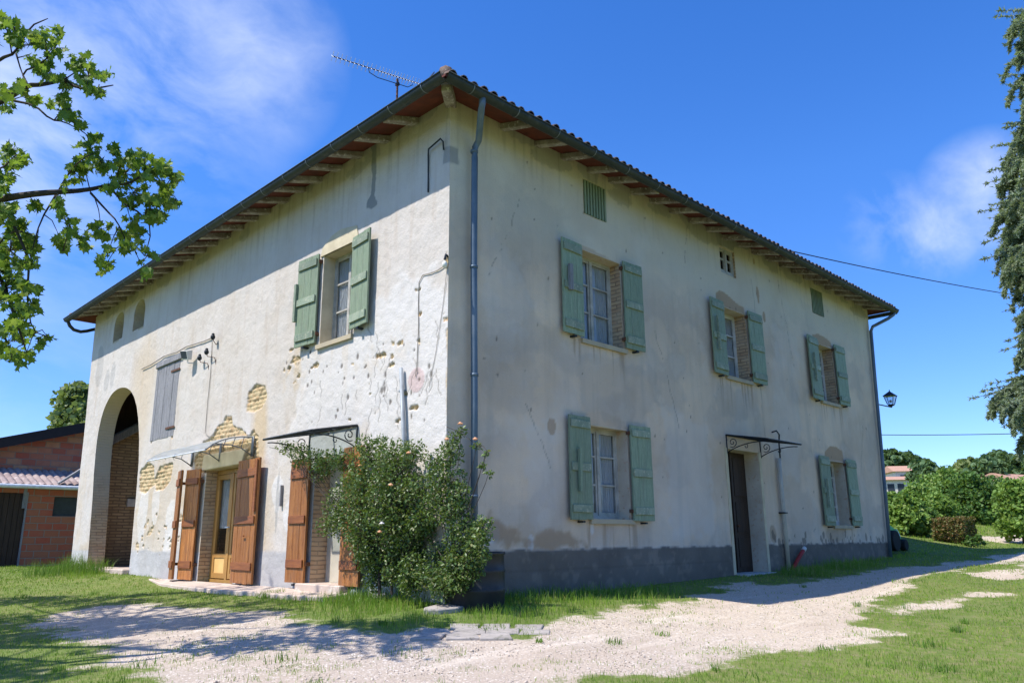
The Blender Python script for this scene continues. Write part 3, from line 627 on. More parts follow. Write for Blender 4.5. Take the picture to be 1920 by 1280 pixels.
# --- long wall
window(PR, 3.03, 4.23, 3.38, 5.06, .24, 2, 3, 'old_frame')
s_ = shutter(PR, 2.46, 3.03, 3.40, 5.10, 'hi', .05, GP2); bar_at(PR, 2.62, 4.15, 4.62, .13, s_, 'grey_wood', .04); shutter(PR, 4.23, 4.80, 3.41, 5.11, 'lo', .03, GP2)
window(PR, 7.86, 8.94, 3.41, 4.99, .28, 2, 3, 'white_paint')
s_ = shutter(PR, 7.27, 7.86, 3.39, 5.06, 'hi', .05, GP2); bar_at(PR, 7.44, 3.9, 4.65, .13, s_, 'green_batten', .025); shutter(PR, 8.95, 9.56, 3.40, 5.08, 'lo', .03, GP2)
window(PR, 12.58, 13.62, 3.42, 4.96, .28, 2, 4, 'white_paint', curtain=False)
s_ = shutter(PR, 11.93, 12.58, 3.40, 5.06, 'hi', .05, GP2); bar_at(PR, 12.12, 3.85, 4.6, .13, s_, 'green_batten', .025); shutter(PR, 13.62, 14.22, 3.43, 5.08, 'lo', .03, GP2)
window(PR, 3.10, 4.22, .32, 1.89, .24, 2, 3, 'old_frame', reveal_mats=('reveal_plaster', 'lintel'))
s_ = shutter(PR, 2.52, 3.10, .31, 2.0, 'hi', .05, GP2); bar_at(PR, 2.72, .75, 1.45, .13, s_, 'green_paint', .03); shutter(PR, 4.22, 4.81, .30, 1.98, 'lo', .03, GP2)
window(PR, 12.50, 13.55, .28, 1.88, .28, 2, 4, 'white_paint', curtain=False, reveal_mats=('reveal_plaster', 'reveal_plaster'))
s_ = shutter(PR, 11.88, 12.50, .27, 1.96, 'hi', .05, GP2); bar_at(PR, 12.08, .7, 1.4, .13, s_, 'green_batten', .025); shutter(PR, 13.55, 14.1, .28, 1.97, 'lo', .03, GP2)
window(PR, 8.0, 8.67, 5.82, 6.46, .05, 2, 2, 'old_frame', curtain=False, sill=False, glazing=.05)
def slats(P, u0, u1, z0, z1):
    reveal(P, u0, u1, z0, z1, .2, ('reveal_plaster', 'reveal_plaster'))
    m = MB(P); n = 8; wd = (u1-u0)/n
    for k in range(n):
        uc = u0+(k+.5)*wd; m.box(uc-.021, uc+.021, -.01, .02, z0+.01, z1-.01)
    m.box(u0, u1, -.04, -.012, z0+.08, z0+.11); m.box(u0, u1, -.04, -.012, z1-.11, z1-.08)
    v = m.build('vent_grille', 'green_paint', house)
    q = MB(P); q.box(u0, u1, -.2, -.1, z0, z1); q.build('backing', 'dark_inside', v)  # near-black sheet, its colour gives the shade between the slats
slats(PR, 3.22, 3.88, 5.79, 6.48); slats(PR, 12.65, 13.35, 5.80, 6.50)
# front door, dark and ajar in a deep reveal
reveal(PR, 7.66, 8.98, -.72, 1.82, .5, ('reveal_plaster', 'lintel'), False)
m = MB(PR); m.box(7.66, 8.98, -.40, -.34, -.72, 1.82); 
for (a, c) in ((7.74, 8.22), (8.42, 8.90)):
    for (z0, z1) in ((-.6, .0), (.12, .75), (.88, 1.7)): m.box(a, c, -.34, -.315, z0, z1)
m.box(8.28, 8.36, -.34, -.30, -.72, 1.82)
dr = m.build('door', 'dark_door', house); q = MB(PR); q.ball((8.4, -.28, .25), .03, 8); q.build('handle', 'rust', dr)
b = MB(PR); b.box(7.7, 8.95, -.34, .22, -.84, -.705); b.build('doorstep', 'cement', house, bevel=.01)
MB(PR).box(8.985, 9.08, -.02, .02, -.72, 1.84).build('door_jamb', 'lintel', house); MB(PR).box(7.56, 7.655, -.02, .016, -.72, 1.84).build('door_jamb', 'lintel', house)
# --- gable wall
window(PL, 2.50, 3.56, 3.40, 5.10, .24, 2, 3, 'old_frame', reveal_mats=('lintel', 'lintel'))
s_ = shutter(PL, 3.62, 4.26, 3.45, 5.14, 'lo', .06, GP2); bar_at(PL, 4.26, 3.95, 4.68, .12, s_, 'green_batten', .035)
shutter(PL, 1.90, 2.50, 3.47, 5.13, 'hi', .10, GP2)
m = MB(PL); m.prism([(2.42, 5.10), (3.66, 5.10), (3.60, 5.26), (3.3, 5.42), (3.0, 5.46), (2.5, 5.38)], -.02, .022); m.build('lintel', 'lintel', house)
m = MB(PL)
for k in range(9): m.box(9.80+k*.155, 9.95+k*.155, -.02, .01+random.uniform(-.004, .006), 2.40+random.uniform(-.01, .01), 4.19)
wd = m.build('hayloft_shutter', 'grey_wood', house)
wd['label'] = 'silvery grey weathered boards closing the loft opening beside the arch'
for z in (2.58, 3.95): MB(PL).box(9.74, 10.25, .018, .03, z, z+.05).build('strap_hinge', 'rust', wd)
m = MB(PL); m.hexa([(9.66, -.05, 4.20), (11.22, -.05, 4.19), (11.22, .05, 4.19), (9.66, .05, 4.20), (9.60, -.05, 4.37), (11.2, -.05, 4.34), (11.2, .04, 4.34), (9.60, .04, 4.37)]); m.build('lintel', 'grey_wood', house, bevel=.015)
# glazed door
reveal(PL, 6.26, 7.82, -.76, 1.49, .4, ('reveal_brick', 'lintel'), False)
m = MB(PL); d = -.24
m.box(6.26, 6.34, d-.07, d, -.76, 1.47); m.box(7.74, 7.82, d-.07, d, -.76, 1.47); m.box(6.34, 7.74, d-.07, d, 1.38, 1.47); m.box(6.26, 7.82, d-.09, d+.02, -.78, -.72)
m.box(7.0, 7.09, d-.06, d+.02, -.72, 1.38)
for (a, c) in ((6.34, 7.0), (7.09, 7.74)):
    m.box(a, a+.09, d-.05, d+.005, -.70, 1.37); m.box(c-.09, c, d-.05, d+.005, -.70, 1.37); m.box(a+.09, c-.09, d-.05, d+.005, 1.27, 1.37); m.box(a+.09, c-.09, d-.05, d+.005, -.70, -.6); m.box(a+.09, c-.09, d-.05, d+.005, -.3, -.22)
dA = m.build('door', 'yellow_frame', house); dA['label'] = 'glazed double door in a honey coloured frame'
for (a, c) in ((6.43, 6.91), (7.18, 7.65)): MB(PL).box(a, c, d-.03, d-.01, -.6, -.3).build('panel', 'sand_panel', dA)
q = MB(PL); q.grid([[(6.4, d-.03, -.25), (7.7, d-.03, -.25)], [(6.4, d-.03, 1.3), (7.7, d-.03, 1.3)]]); q.build('pane', 'glass', dA)
q = MB(PL); q.box(7.01, 7.05, d+.02, d+.06, .28, .31); q.box(7.03, 7.14, d+.05, d+.065, .285, .305); q.build('handle', 'alu', dA)
for (a, c) in ((6.36, 7.0), (7.09, 7.72)):
    rows_ = [[(a+(c-a)*k/40, d-.09+.02*math.sin(k*1.1+i*.3), .28+1.05*i/6) for k in range(41)] for i in range(7)]
    q = MB(PL); q.grid(rows_); q.build('curtain', 'curtain', dA, smooth=True)
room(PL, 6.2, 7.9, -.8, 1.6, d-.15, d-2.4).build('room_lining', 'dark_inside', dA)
m = MB(PL); m.hexa([(6.20, -.3, 1.49), (8.02, -.3, 1.47), (8.02, .035, 1.47), (6.20, .035, 1.49), (6.05, -.3, 1.78), (7.98, -.3, 1.80), (7.98, .03, 1.80), (6.05, .03, 1.78)]); m.build('lintel', 'lintel', house, bevel=.015)
BW = ('brown_wood', 'brown_batten')
def door_leaf(P, u0, u1, z0, z1, hinge, ang, w0, extra=True):
    sh = shutter(P, u0, u1, z0, z1, hinge, ang, BW, battens=2, w0=w0, th=.04, name='door_shutter', bw=.14)
    return sh
sh = door_leaf(PL, 5.20, 6.16, -.735, 1.53, 'hi', .06, .06)
q = MB(rotP(PL, 6.16, .06, -.06)); q.box(5.22, 5.30, .105, .135, .55, 1.5); q.box(5.56, 5.66, .13, .15, .1, .12); q.build('brace', 'brown_batten', sh)
sh = door_leaf(PL, 7.90, 8.40, -.735, 1.50, 'lo', .16, .07); sh2 = door_leaf(PL, 8.38, 8.80, -.735, 1.50, 'hi', .22, .16)
sh = door_leaf(PL, 3.50, 4.05, -.66, 1.38, 'lo', .05, .07); door_leaf(PL, 1.85, 2.43, -.66, 1.46, 'hi', .06, .07)
# second door: plain brown leaf half open
reveal(PL, 2.45, 3.47, -.68, 1.38, .5, ('reveal_brick', 'lintel'), False)
m = MB(rotP(PL, 2.45, -.2, -.5)); m.box(2.45, 2.95, -.24, -.2, -.66, 1.3); dB = m.build('door', 'brown_wood', house)
m = MB(PL); m.box(3.0, 3.47, -.34, -.30, -.66, 1.38); m.build('curtain', 'cream_pipe', dB)
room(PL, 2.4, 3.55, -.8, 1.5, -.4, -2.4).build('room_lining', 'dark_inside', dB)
m = MB(PL); m.box(2.25, 3.6, -.3, .20, -.82, -.66); m.build('doorstep', 'pink_concrete', house, bevel=.015)
# arch: thick collar, barn inside, brick back wall and beam
collar(PL, arch_front, .0, -.42, 'arch_reveal', 'arch_brick')
def sidep(px, py, a_=15.84):
    d_ = ray(px, py); t_ = (a_-C[1])/d_[1]; Q = C+d_*t_; return Q[0], Q[2]
bx0, bz0 = sidep(203, 836); bx1, bz1 = sidep(262, 806)
slb = (bz1-bz0)/(bx1-bx0)
m = MB(PL); ed = [(.42, -1.2), (5.0, -1.2), (5.0, bz0+slb*(5.0-bx0)), (.42, bz0+slb*(.42-bx0))]
m.v = [V(p[0], 15.84, p[1]) for p in ed]+[V(p[0], 15.9, p[1]) for p in ed]; m.f = [(0, 1, 2, 3), (7, 6, 5, 4), (0, 4, 5, 1), (1, 5, 6, 2), (2, 6, 7, 3), (3, 7, 4, 0)]; m.m = [0]*6
m.build('barn_wall', 'adobe', house)
m = MB(); zb_ = lambda x_: bz0+slb*(x_-bx0)
m.hexa([(.42, 15.5, zb_(.42)), (4.9, 15.5, zb_(4.9)), (4.9, 15.85, zb_(4.9)), (.42, 15.85, zb_(.42)), (.42, 15.52, zb_(.42)+.28), (4.9, 15.52, zb_(4.9)+.28), (4.9, 15.85, zb_(4.9)+.28), (.42, 15.85, zb_(.42)+.28)])
m.build('barn_beam', 'grey_wood', house, bevel=.03)
m = MB(PL); m.box(11.0, 11.3, -4.6, -.42, -1.2, 6.6); m.box(15.9, 16.1, -4.6, -.42, -1.2, 6.6); m.box(11, 16.1, -5.1, -5.0, -1.2, 6.6); m.box(11, 16.1, -5.0, -.42, 6.6, 6.7); m.build('barn_lining', 'dark_door', house)  # walls and ceiling coloured dark brown to stand for the shade inside
m = MB(PL); m.box(11.64, 14.72, -.42, .16, -.95, -.60); m.build('threshold', 'pink_concrete', house, bevel=.02); MB(PL).box(11.3, 15.84, -5.0, -.43, -.95, -.63).build('barn_floor', 'pink_concrete', house)
cx_, cz_ = sidep(245, 943); MB().box(cx_-.12, cx_+.15, 15.74, 15.83, cz_-.1, cz_+.12).build('meter_box', 'white_paint', house)
for sa in (sa1, sa2):
    collar(PL, sa, .0, -.35, 'arch_reveal', 'reveal_plaster'); u0, u1 = sa[0][0], sa[-1][0]; z0 = sa[0][1]
    m = MB(PL); m.box(u0, u1, -.35, .0, z0-.05, z0); m.build('sill', 'sill', house)
    m = MB(PL)
    for k in range(9): m.box(u0-.05, u1+.05, -.37, -.34, z0+k*.1, z0+.094+k*.1)
    m.build('loft_board', 'grey_wood', house)

# ------------------------------------------------------------------ roof
EO = .655; SL = .30; ZE = 6.66           # eave overhang, slope, height of the rafter underside at the wall
LYr = LY+.3; LXr = LX+.35
def zund(w): return ZE-SL*w              # rafter underside at distance w outside the wall
def rafter(P, u, name='rafter'):
    m = MB(P); h = random.uniform(.062, .08); L_ = .65+random.uniform(-.04, .04); t = .123+random.uniform(-.01, .012); k = random.uniform(-.03, .03); dz = random.uniform(-.012, .012)
    m.hexa([(u-h, -.25, zund(-.25)+dz), (u+h, -.25, zund(-.25)+dz), (u+h*.9+k, L_, zund(L_)+dz+.01), (u-h*.9+k, L_, zund(L_)+dz+.01),
            (u-h, -.25, zund(-.25)+t), (u+h, -.25, zund(-.25)+t), (u+h*.85+k, L_, zund(L_)+t), (u-h*.85+k, L_, zund(L_)+t)])
    m.build(name, 'rafter', house, bevel=.012)
for u in [.17, .86, 1.66, 2.48, 3.17, 3.83, 4.45, 5.13, 5.86, 6.42, 7.04, 7.7, 8.35, 9.0, 9.66, 10.3, 10.95, 11.6, 12.25, 12.9, 13.55, 14.2, 14.85, 15.5, 16.1]:
    if u > .5: rafter(PL, u)
for u in [1.16, 1.98, 2.69, 3.42, 4.05, 4.75, 5.43, 6.1, 6.84, 7.56, 8.25, 8.95, 9.6, 10.3, 11.0, 11.65, 12.35, 13.0, 13.7, 14.35, 15.0, 15.65, 16.3]: rafter(PR, u)
m = MB()                                 # hip rafter at the near corner
d2 = V(-1, -1, 0)/math.sqrt(2); n2_ = V(1, -1, 0)/math.sqrt(2)
def hp(s_, t_, z): q = d2*s_+n2_*t_; return (q[0], q[1], z)
m.hexa([hp(-.3, -.09, 6.70), hp(-.3, .09, 6.70), hp(.74, .075, 6.43), hp(.74, -.075, 6.43), hp(-.3, -.09, 6.9), hp(-.3, .09, 6.9), hp(.76, .075, 6.60), hp(.76, -.075, 6.60)]); m.build('hip_rafter', 'rafter', house, bevel=.02)
# corners of the roof plane (eaves) and apex
tS = .118
E0 = V(-EO, -EO, zund(EO)+tS); E1 = V(LXr+EO-.3, -EO, zund(EO)+tS); E2 = V(LXr+EO-.3, LYr+EO-.3, zund(EO)+tS); E3 = V(-EO, LYr+EO-.3, zund(EO)+tS)
halfd = (E3[1]-E0[1])/2; zap = E0[2]+SL*halfd
R0 = V(E0[0]+halfd, E0[1]+halfd, zap); R1 = V(E1[0]-halfd, E1[1]+halfd, zap)
m = MB(); 
for quad in ((E0, E1, R1, R0), (E1, E2, R1, R1), (E2, E3, R0, R1), (E3, E0, R0, R0)):
    q = [tuple(p) for p in quad]; lo = [tuple(p-V(0, 0, .0)) for p in quad]; hi = [tuple(p+V(0, 0, .035)) for p in quad]
    if quad[2] is quad[3]: q = q[:3]; hi = hi[:3]
    b0 = len(m.v); m.v += [V(*p) for p in q]; m.v += [V(*p) for p in hi]; n = len(q)
    m.f.append(tuple(range(b0, b0+n))); m.f.append(tuple(range(b0+n, b0+2*n))); m.m += [0, 0]
    m.f.append((b0, b0+1, b0+n+1, b0+n)); m.m.append(0)
m.build('soffit', 'soffit', house)
def tiles(A, B, inward, depth, off=-.05):          # canal tiles: one tapered half-tube per course
    L_ = np.linalg.norm(B-A); e = (B-A)/L_; up = V(0, 0, 1.0); sl = inward+up*SL; sl /= np.linalg.norm(sl); nrm = np.cross(e, sl); nrm *= np.sign(nrm[2])
    vs = []; ls = []; n = int(L_/.205); K = 5
    for i in range(n+1):
        u = (i+.5)*L_/(n+1); run = min(u, L_-u)*depth/(L_/2)*math.sqrt(1+SL*SL)
        s0 = off
        while s0 < run:
            s1 = min(s0+.40, run+.05); r0 = .082+random.uniform(-.004, .004); r1 = .066; j = random.uniform(-.010, .010); hz = random.uniform(-.025, -.005)
            b0 = len(vs)
            for (s_, r, hh) in ((s0, r0, .062+hz), (s1, r1, .045)):
                for k in range(K+1):
                    t = math.pi*k/K; vs.append(A+e*(u+j+r*math.cos(t))+sl*s_+nrm*(hh+r*math.sin(t)*.95))
            for k in range(K): ls += [b0+k, b0+k+1, b0+K+2+k, b0+K+1+k]
            b1 = len(vs)                   # thickness at the mouth of the tile
            if s0 < .15:
                for k in range(K+1):
                    t = math.pi*k/K; vs.append(A+e*(u+j+(r0-.016)*math.cos(t))+sl*s0+nrm*(.062+hz+(r0-.016)*math.sin(t)*.95))
                for k in range(K): ls += [b0+k, b1+k, b1+k+1, b0+k+1]
            s0 += .33
    return vs, ls
vs = []; ls = []
dx_ = (E1[0]-E0[0])/2
for (A, B, inw, dep) in ((E0, E1, V(0, 1, 0), halfd), (E3, E0, V(1, 0, 0), halfd), (E1, E2, V(-1, 0, 0), halfd), (E2, E3, V(0, -1, 0), halfd)):
    a, c = tiles(A, B, inw, dep, .10 if inw[0] > 0 else -.05); b0 = len(vs); vs += a; ls += [k+b0 for k in c]
link('roof', fast_mesh('roof', np.array(vs), np.array(ls), 4, MAT['tile']), house, False)
m = MB()
for (A, B) in ((E0, R0), (E1, R1), (E2, R1), (E3, R0)):
    n = 22
    for k in range(n):
        a = A+(B-A)*((k+.12)/n)+V(0, 0, .075); c = A+(B-A)*((k+1.2)/n)+V(0, 0, .085)
        m.tube([a, c], [.115, .095], 8)
m.build('ridge_cap', 'tile', house, smooth=True)
# gutters, half round with rolled lip, and joint bands
def gutter(A, B, out, bands):
    L_ = np.linalg.norm(B-A); e = (B-A)/L_; r = .092
    m = MB(); rows_ = []
    for s_ in (0, L_):
        prof = [A+e*s_+out*(-r*math.cos(math.pi*k/10))+V(0, 0, -r*math.sin(math.pi*k/10)) for k in range(11)]
        prof2 = [A+e*s_+out*(-(r-.006)*math.cos(math.pi*k/10))+V(0, 0, -(r-.006)*math.sin(math.pi*k/10)) for k in reversed(range(11))]
        rows_.append(prof+prof2+[prof[0]])
    m.grid(rows_); m.tube([A+out*(r+.004)+V(0, 0, .004), B+out*(r+.004)+V(0, 0, .004)], .012, 6)
    g = m.build('gutter', 'zinc', house, smooth=True)
    for s_ in bands:
        q = MB()
        rr = [[A+e*(s_+dd)+out*(-(r+.007)*math.cos(math.pi*k/10))+V(0, 0, -(r+.007)*math.sin(math.pi*k/10)) for k in range(11)] for dd in (-.008, .008)]; q.grid(rr); q.build('gutter_joint', 'bracket_grey', g)
gz = 6.56; go = .70
gutter(V(-go, -go, gz), V(-go, LYr+EO-.3, gz), V(-1, 0, 0), [.45+.82*k for k in range(20)])
gutter(V(-go, -go, gz), V(LXr+EO-.3, -go, gz), V(0, -1, 0), [.5+.95*k for k in range(17)])
gutter(V(LXr+EO-.25, -go, gz), V(LXr+EO-.25, LYr+EO-.3, gz), V(1, 0, 0), [1.0, 3.0])
# downpipes
tx = Rw(905, 190, go)[0]; m = MB(); m.tube([(tx, -go, gz-.05), (tx, -go+.01, 6.40), (tx+.01, -.66, 6.32), (.42, -.20, 6.12), (.40, -.14, 6.02), (.40, -.13, 5.85), (.40, -.12, 4.0), (.42, -.12, 2.0), (.43, -.12, -.78)], .052, 12)
for z in (5.95, 4.02, 2.35, .6): m.tube([(.40 if z > 3 else .42, -.12, z-.02), (.40 if z > 3 else .42, -.12, z+.02)], .062, 12)
m.build('downpipe', 'pipe_blue', house, smooth=True)
m = MB(); e0 = LXr+EO-.32
m.tube([(e0-.1, -go, gz-.06), (e0-.12, -go+.03, 6.42), (e0-.25, -.55, 6.3), (16.46, -.14, 6.10), (16.38, -.10, 5.95), (16.25, -.09, 4.5), (15.98, -.09, 1.6), (15.74, -.09, -.6)], .048, 12)
m.build('downpipe', 'pipe_blue', house, smooth=True)
m = MB(); m.tube([(-go, 16.95, gz-.05), (-go+.08, 16.95, 6.36), (-.50, 16.95, 6.26), (-.3, 16.98, 6.24), (-.12, 17.0, 6.3), (.1, 17.0, 6.4)], .05, 10); m.build('downpipe', 'zinc', house, smooth=True)
m = MB(PR); m.tube([(9.80, .07, 1.75), (9.80, .07, -.76)], .048, 10); m.tube([(9.62, .05, 2.33), (9.68, .14, 2.36), (9.78, .15, 2.28), (9.83, .10, 2.1), (9.84, .09, 1.7)], .018, 8, 1)
m.box(9.70, 9.90, .0, .12, .52, .55, 1)
dp = m.build('waste_pipe', ['cream_pipe', 'iron'], house, smooth=True)

# ================================================================== THINGS ON AND BESIDE THE HOUSE
def scroll(m, P0, du, r, turns=1.4, w=0.012):
    pass
def iron_bracket(P, u, ztop, wlen, drop, mat, parent, dz=.17):
    m = MB(P); m.tube([(u, .012, ztop), (u, .012, ztop-drop)], .014, 6)
    # sweeping strut from the wall foot to the canopy edge
    pts = [(u, .02+wlen*.9*(t**1.15), ztop-drop*.85*(1-t)**1.6-.03-dz*t) for t in np.linspace(0, 1, 12)]; m.tube(pts, .011, 6)
    cx, cz, r = .15, ztop-.155, .105
    sp = [(u, cx+r*(1-k/26)*math.cos(-2.2+k*.42), cz+r*(1-k/26)*math.sin(-2.2+k*.42)) for k in range(23)]; m.tube(sp, .009, 6)
    cx, cz, r = wlen*.47, ztop-.26, .05
    sp = [(u, cx+r*(1-k/18)*math.cos(1.5-k*.45), cz+r*(1-k/18)*math.sin(1.5-k*.45)) for k in range(13)]; m.tube(sp, .008, 6)
    return m.build('bracket', mat, parent, smooth=True)
def flat_canopy(P, u0, u1, zt, wlen, dz, bu, label, base):
    t = thing('door_canopy', label, 'canopy', base, 'iron framed glass canopies over the doors')
    m = MB(P); e = .02
    for (a, wa, za, b_, wb, zb) in ((u0, .02, zt, u1, .02, zt), (u0, wlen, zt-dz, u1, wlen, zt-dz), (u0, .02, zt, u0, wlen, zt-dz), (u1, .02, zt, u1, wlen, zt-dz), ((u0+u1)/2, .02, zt, (u0+u1)/2, wlen, zt-dz)):
        m.tube([(a, wa, za), (b_, wb, zb)], .017, 4)
    m.build('frame', 'iron', t)
    g = MB(P); g.hexa([(u0, .02, zt+.012), (u1, .02, zt+.012), (u1, wlen, zt-dz+.012), (u0, wlen, zt-dz+.012), (u0, .02, zt+.02), (u1, .02, zt+.02), (u1, wlen, zt-dz+.02), (u0, wlen, zt-dz+.02)]); g.build('glass', 'canopy_glass', t)
    for u in bu: iron_bracket(P, u, zt-.01, wlen, .38, 'iron', t)
flat_canopy(PR, 7.64, 9.12, 2.10, .95, .17, (7.66, 9.10), 'black iron and glass canopy over the dark front door of the shaded wall', (8.4, -.1, 2))
flat_canopy(PL, 2.22, 3.74, 1.82, .86, .16, (2.24, 3.70), 'dark iron and glass canopy on the sunlit wall above the rose bush', (-.1, 3, 1.6))
t = thing('door_canopy', 'pale curved plastic canopy over the honey coloured glazed door', 'canopy', (-.1, 7, 1.7))
m = MB(PL); prof = [(.03, 1.98), (.25, 1.975), (.45, 1.94), (.65, 1.87), (.82, 1.78), (.95, 1.66)]
m.grid([[(5.78, w, z) for w, z in prof], [(8.62, w, z) for w, z in prof]]); m.grid([[(5.78, w, z+.006) for w, z in prof], [(8.62, w, z+.006) for w, z in prof]])
m.build('sheet', 'frosted_sheet', t, smooth=True)
for u in (5.80, 7.2, 8.58):
    m = MB(PL); m.box(u-.03, u+.03, .0, .035, 1.60, 1.99)
    m.tube([(u, .03, 1.62)]+[(u, w*1.0, z-.35+.36*(w/.95)**.8) for w, z in prof[1:]], .012, 6)
    m.tube([(u, w, z-.012) for w, z in prof], .012, 6)
    for w in (.2, .38, .56): m.tube([(u, w, 1.97-.25*(w/.9)**2), (u, w+.05, 1.80-.1*w), (u, w+.02, 1.72)], .008, 5)
    m.build('bracket', 'bracket_grey', t, smooth=True)
m = MB(PL); m.tube([(5.78, .95, 1.66), (8.62, .95, 1.66)], .012, 6); m.build('front_rail', 'alu', t)

# aerial on the roof
t = thing('tv_antenna', 'long tilted television aerial on a thin mast above the roof edge', 'antenna', (1.3, 3.26, 7.3))
m = MB(); m.tube([(1.30, 3.26, 7.1), (1.30, 3.26, 9.24)], .022, 8); m.build('mast', 'rust', t)
A_ = V(-.06, 3.56, 9.27); B_ = V(1.95, 3.09, 9.27); e = (B_-A_)/np.linalg.norm(B_-A_); sd = np.cross(e, V(0, 0, 1.0)); up = V(0, 0, 1.0)
m = MB(); m.tube([A_, B_], .011, 6)
pts = [A_+e*.75+up*-.0, A_+e*.77-up*.10, A_+e*.95-up*.16, A_+e*1.38-up*.16, A_+e*1.62-up*.16, A_+e*1.72-up*.08, A_+e*1.72]; m.tube(pts, .008, 6)
m.box(1.27, 1.33, 3.22, 3.30, 9.08, 9.14); m.build('boom', 'iron', t)
m = MB(); n = 27
for k in range(n):
    s_ = (k/11*.98) if k <= 11 else .98+(k-11)*.066
    c_ = A_+e*s_; L_ = .10
    for sg in (1, -1):
        dv = (sd*.75*sg+up*.66); m.tube([c_-dv*L_, c_+dv*L_], .0055, 4)
m.build('director', 'alu', t)
m = MB(); 
for sg in (1, -1): m.tube([B_+up*.0, B_+sd*0+up*.26*sg+e*.06], .006, 4); m.tube([B_+up*.26*sg+e*.06+sd*.2, B_+up*.26*sg+e*.06-sd*.2], .005, 4)
m.tube([B_+up*.16+sd*.12-e*.0, B_+up*.30+sd*.12+e*.1], .008, 4); m.build('reflector', 'iron', t)

# lantern on the far corner
t = thing('wall_lantern', 'black iron lantern on an arm at the far right corner of the house', 'lamp', (16.8, 0, 3.6))
lx, lz = 17.55, 3.98
m = MB(); m.tube([(16.4, .05, 3.78), (16.9, 0, 3.78), (lx+.02, 0, 3.80), (lx+.02, 0, lz-.12)], .018, 6); m.build('arm', 'iron', t)
def frustum(m, c, r0, z0, r1, z1, n=4, ph=math.pi/4, open_=False):
    b0 = len(m.v)
    for (r, z) in ((r0, z0), (r1, z1)):
        for k in range(n): a = ph+2*math.pi*k/n; m.v.append(V(c[0]+r*math.cos(a), c[1]+r*math.sin(a), z))
    for k in range(n): m.f.append((b0+k, b0+(k+1) % n, b0+n+(k+1) % n, b0+n+k)); m.m.append(0)
    m.f.append(tuple(b0+k for k in range(n))); m.f.append(tuple(b0+n+k for k in range(n))); m.m += [0, 0]
m = MB(); frustum(m, (lx, 0), .24, lz+.16, .03, lz+.30); frustum(m, (lx, 0), .02, lz+.3, .01, lz+.36)
frustum(m, (lx, 0), .09, lz-.14, .11, lz-.10); frustum(m, (lx, 0), .04, lz-.17, .04, lz-.14)
for k in range(4):
    a = math.pi/4+k*math.pi/2; m.tube([(lx+.11*math.cos(a), .11*math.sin(a), lz-.10), (lx+.20*math.cos(a), .20*math.sin(a), lz+.16)], .012, 4)
m.build('lantern_frame', 'iron', t); m = MB(); frustum(m, (lx, 0), .10, lz-.10, .185, lz+.155); m.build('pane', 'glass', t)
m = MB(); m.ball((lx, 0, lz), .045, 8); m.build('bulb', 'bulb', t)

# flood light, insulators, wires, bulb
u, z = Lw(360, 663, .12)
t = thing('flood_light', 'small white flood light aimed from the sunlit wall above the loft shutter', 'lamp', (-.1, u, z-.1))
m = MB(PL); m.hexa([(u+.02, .10, z-.13), (u+.26, .16, z-.10), (u+.26, .24, z-.12), (u+.02, .18, z-.15), (u+.02, .10, z+.10), (u+.26, .16, z+.12), (u+.26, .30, z+.08), (u+.02, .24, z+.06)]); m.build('housing', 'white_paint', t, bevel=.01)
m = MB(PL); m.hexa([(u+.05, .192, z-.12), (u+.23, .25, z-.09), (u+.23, .256, z-.09), (u+.05, .197, z-.12), (u+.05, .245, z+.05), (u+.23, .30, z+.07), (u+.23, .306, z+.07), (u+.05, .252, z+.05)]); m.build('pane', 'far_glass', t)
m = MB(PL); m.tube([(u+.1, -.02, z-.18), (u+.12, .14, z-.2), (u+.14, .16, z-.08)], .015, 6); m.build('bracket', 'alu', t)
for (px, py, lab) in ((400, 632, 'dark porcelain insulator highest on the sunlit wall at the end of the cable'), (388, 660, 'dark porcelain insulator on a bent rod just below the highest one'), (375, 671, 'dark porcelain insulator on a bent rod closest to the white flood light')):
    u, z = Lw(px, py, .1); t = thing('insulator', lab, 'insulator', (-.1, u, z-.05), 'insulators on the sunlit wall')
    m = MB(PL); m.ball((u, .11, z), .052, 10, (1, 1, 1.2)); m.ball((u, .11, z+.06), .035, 8); m.build('porcelain', 'iron', t, smooth=True)
    m = MB(PL); m.tube([(u, .10, z-.05), (u-.04, .10, z-.10), (u-.27 if py > 640 else u-.02, .03, z-.16), (u-.28 if py > 640 else u-.02, -.01, z-.32 if py > 640 else z-.1)], .009, 5); m.build('rod', 'rust', t)
def wire(name, P, pts, r, mat, label, cat, group=None):
    m = MB(P); m.tube(pts, r, 5); o = m.build(name, mat); return tagp(o, label, cat, group)
pxs = [(268, 692), (285, 684), (310, 668), (335, 660), (352, 650), (385, 640), (399, 634)]
wire('wall_cable', PL, [(*([Lw(*p)[0]]), .03, Lw(*p)[1]) for p in pxs], .012, 'wall_cable', 'grey cable sloping above the loft shutter up to the insulators', 'cable')
pxs = [(399, 640), (396, 700), (390, 760), (386, 812), (392, 818), (404, 817)]
wire('wall_cable', PL, [(Lw(*p)[0], .015, Lw(*p)[1]) for p in pxs], .007, 'wall_cable', 'thin cable dropping from the insulators to the bare brick patch', 'cable')
pxs = [(838, 497), (822, 507), (810, 512), (794, 516), (787, 530), (786, 560), (786, 620), (784, 660), (783, 690), (780, 706)]
wire('wall_cable', PL, [(Lw(*p)[0], .015, Lw(*p)[1]) for p in pxs], .007, 'wall_cable', 'thin wire running from the corner bulb down to the pink patch', 'cable')
wire('wall_cable', PL, [(.0, .02, 4.0), (.10, .012, 3.4), (.25, .012, 2.7), (.40, .012, 2.2)], .004, 'wall_cable', 'very thin slack wire close beside the near corner', 'cable')
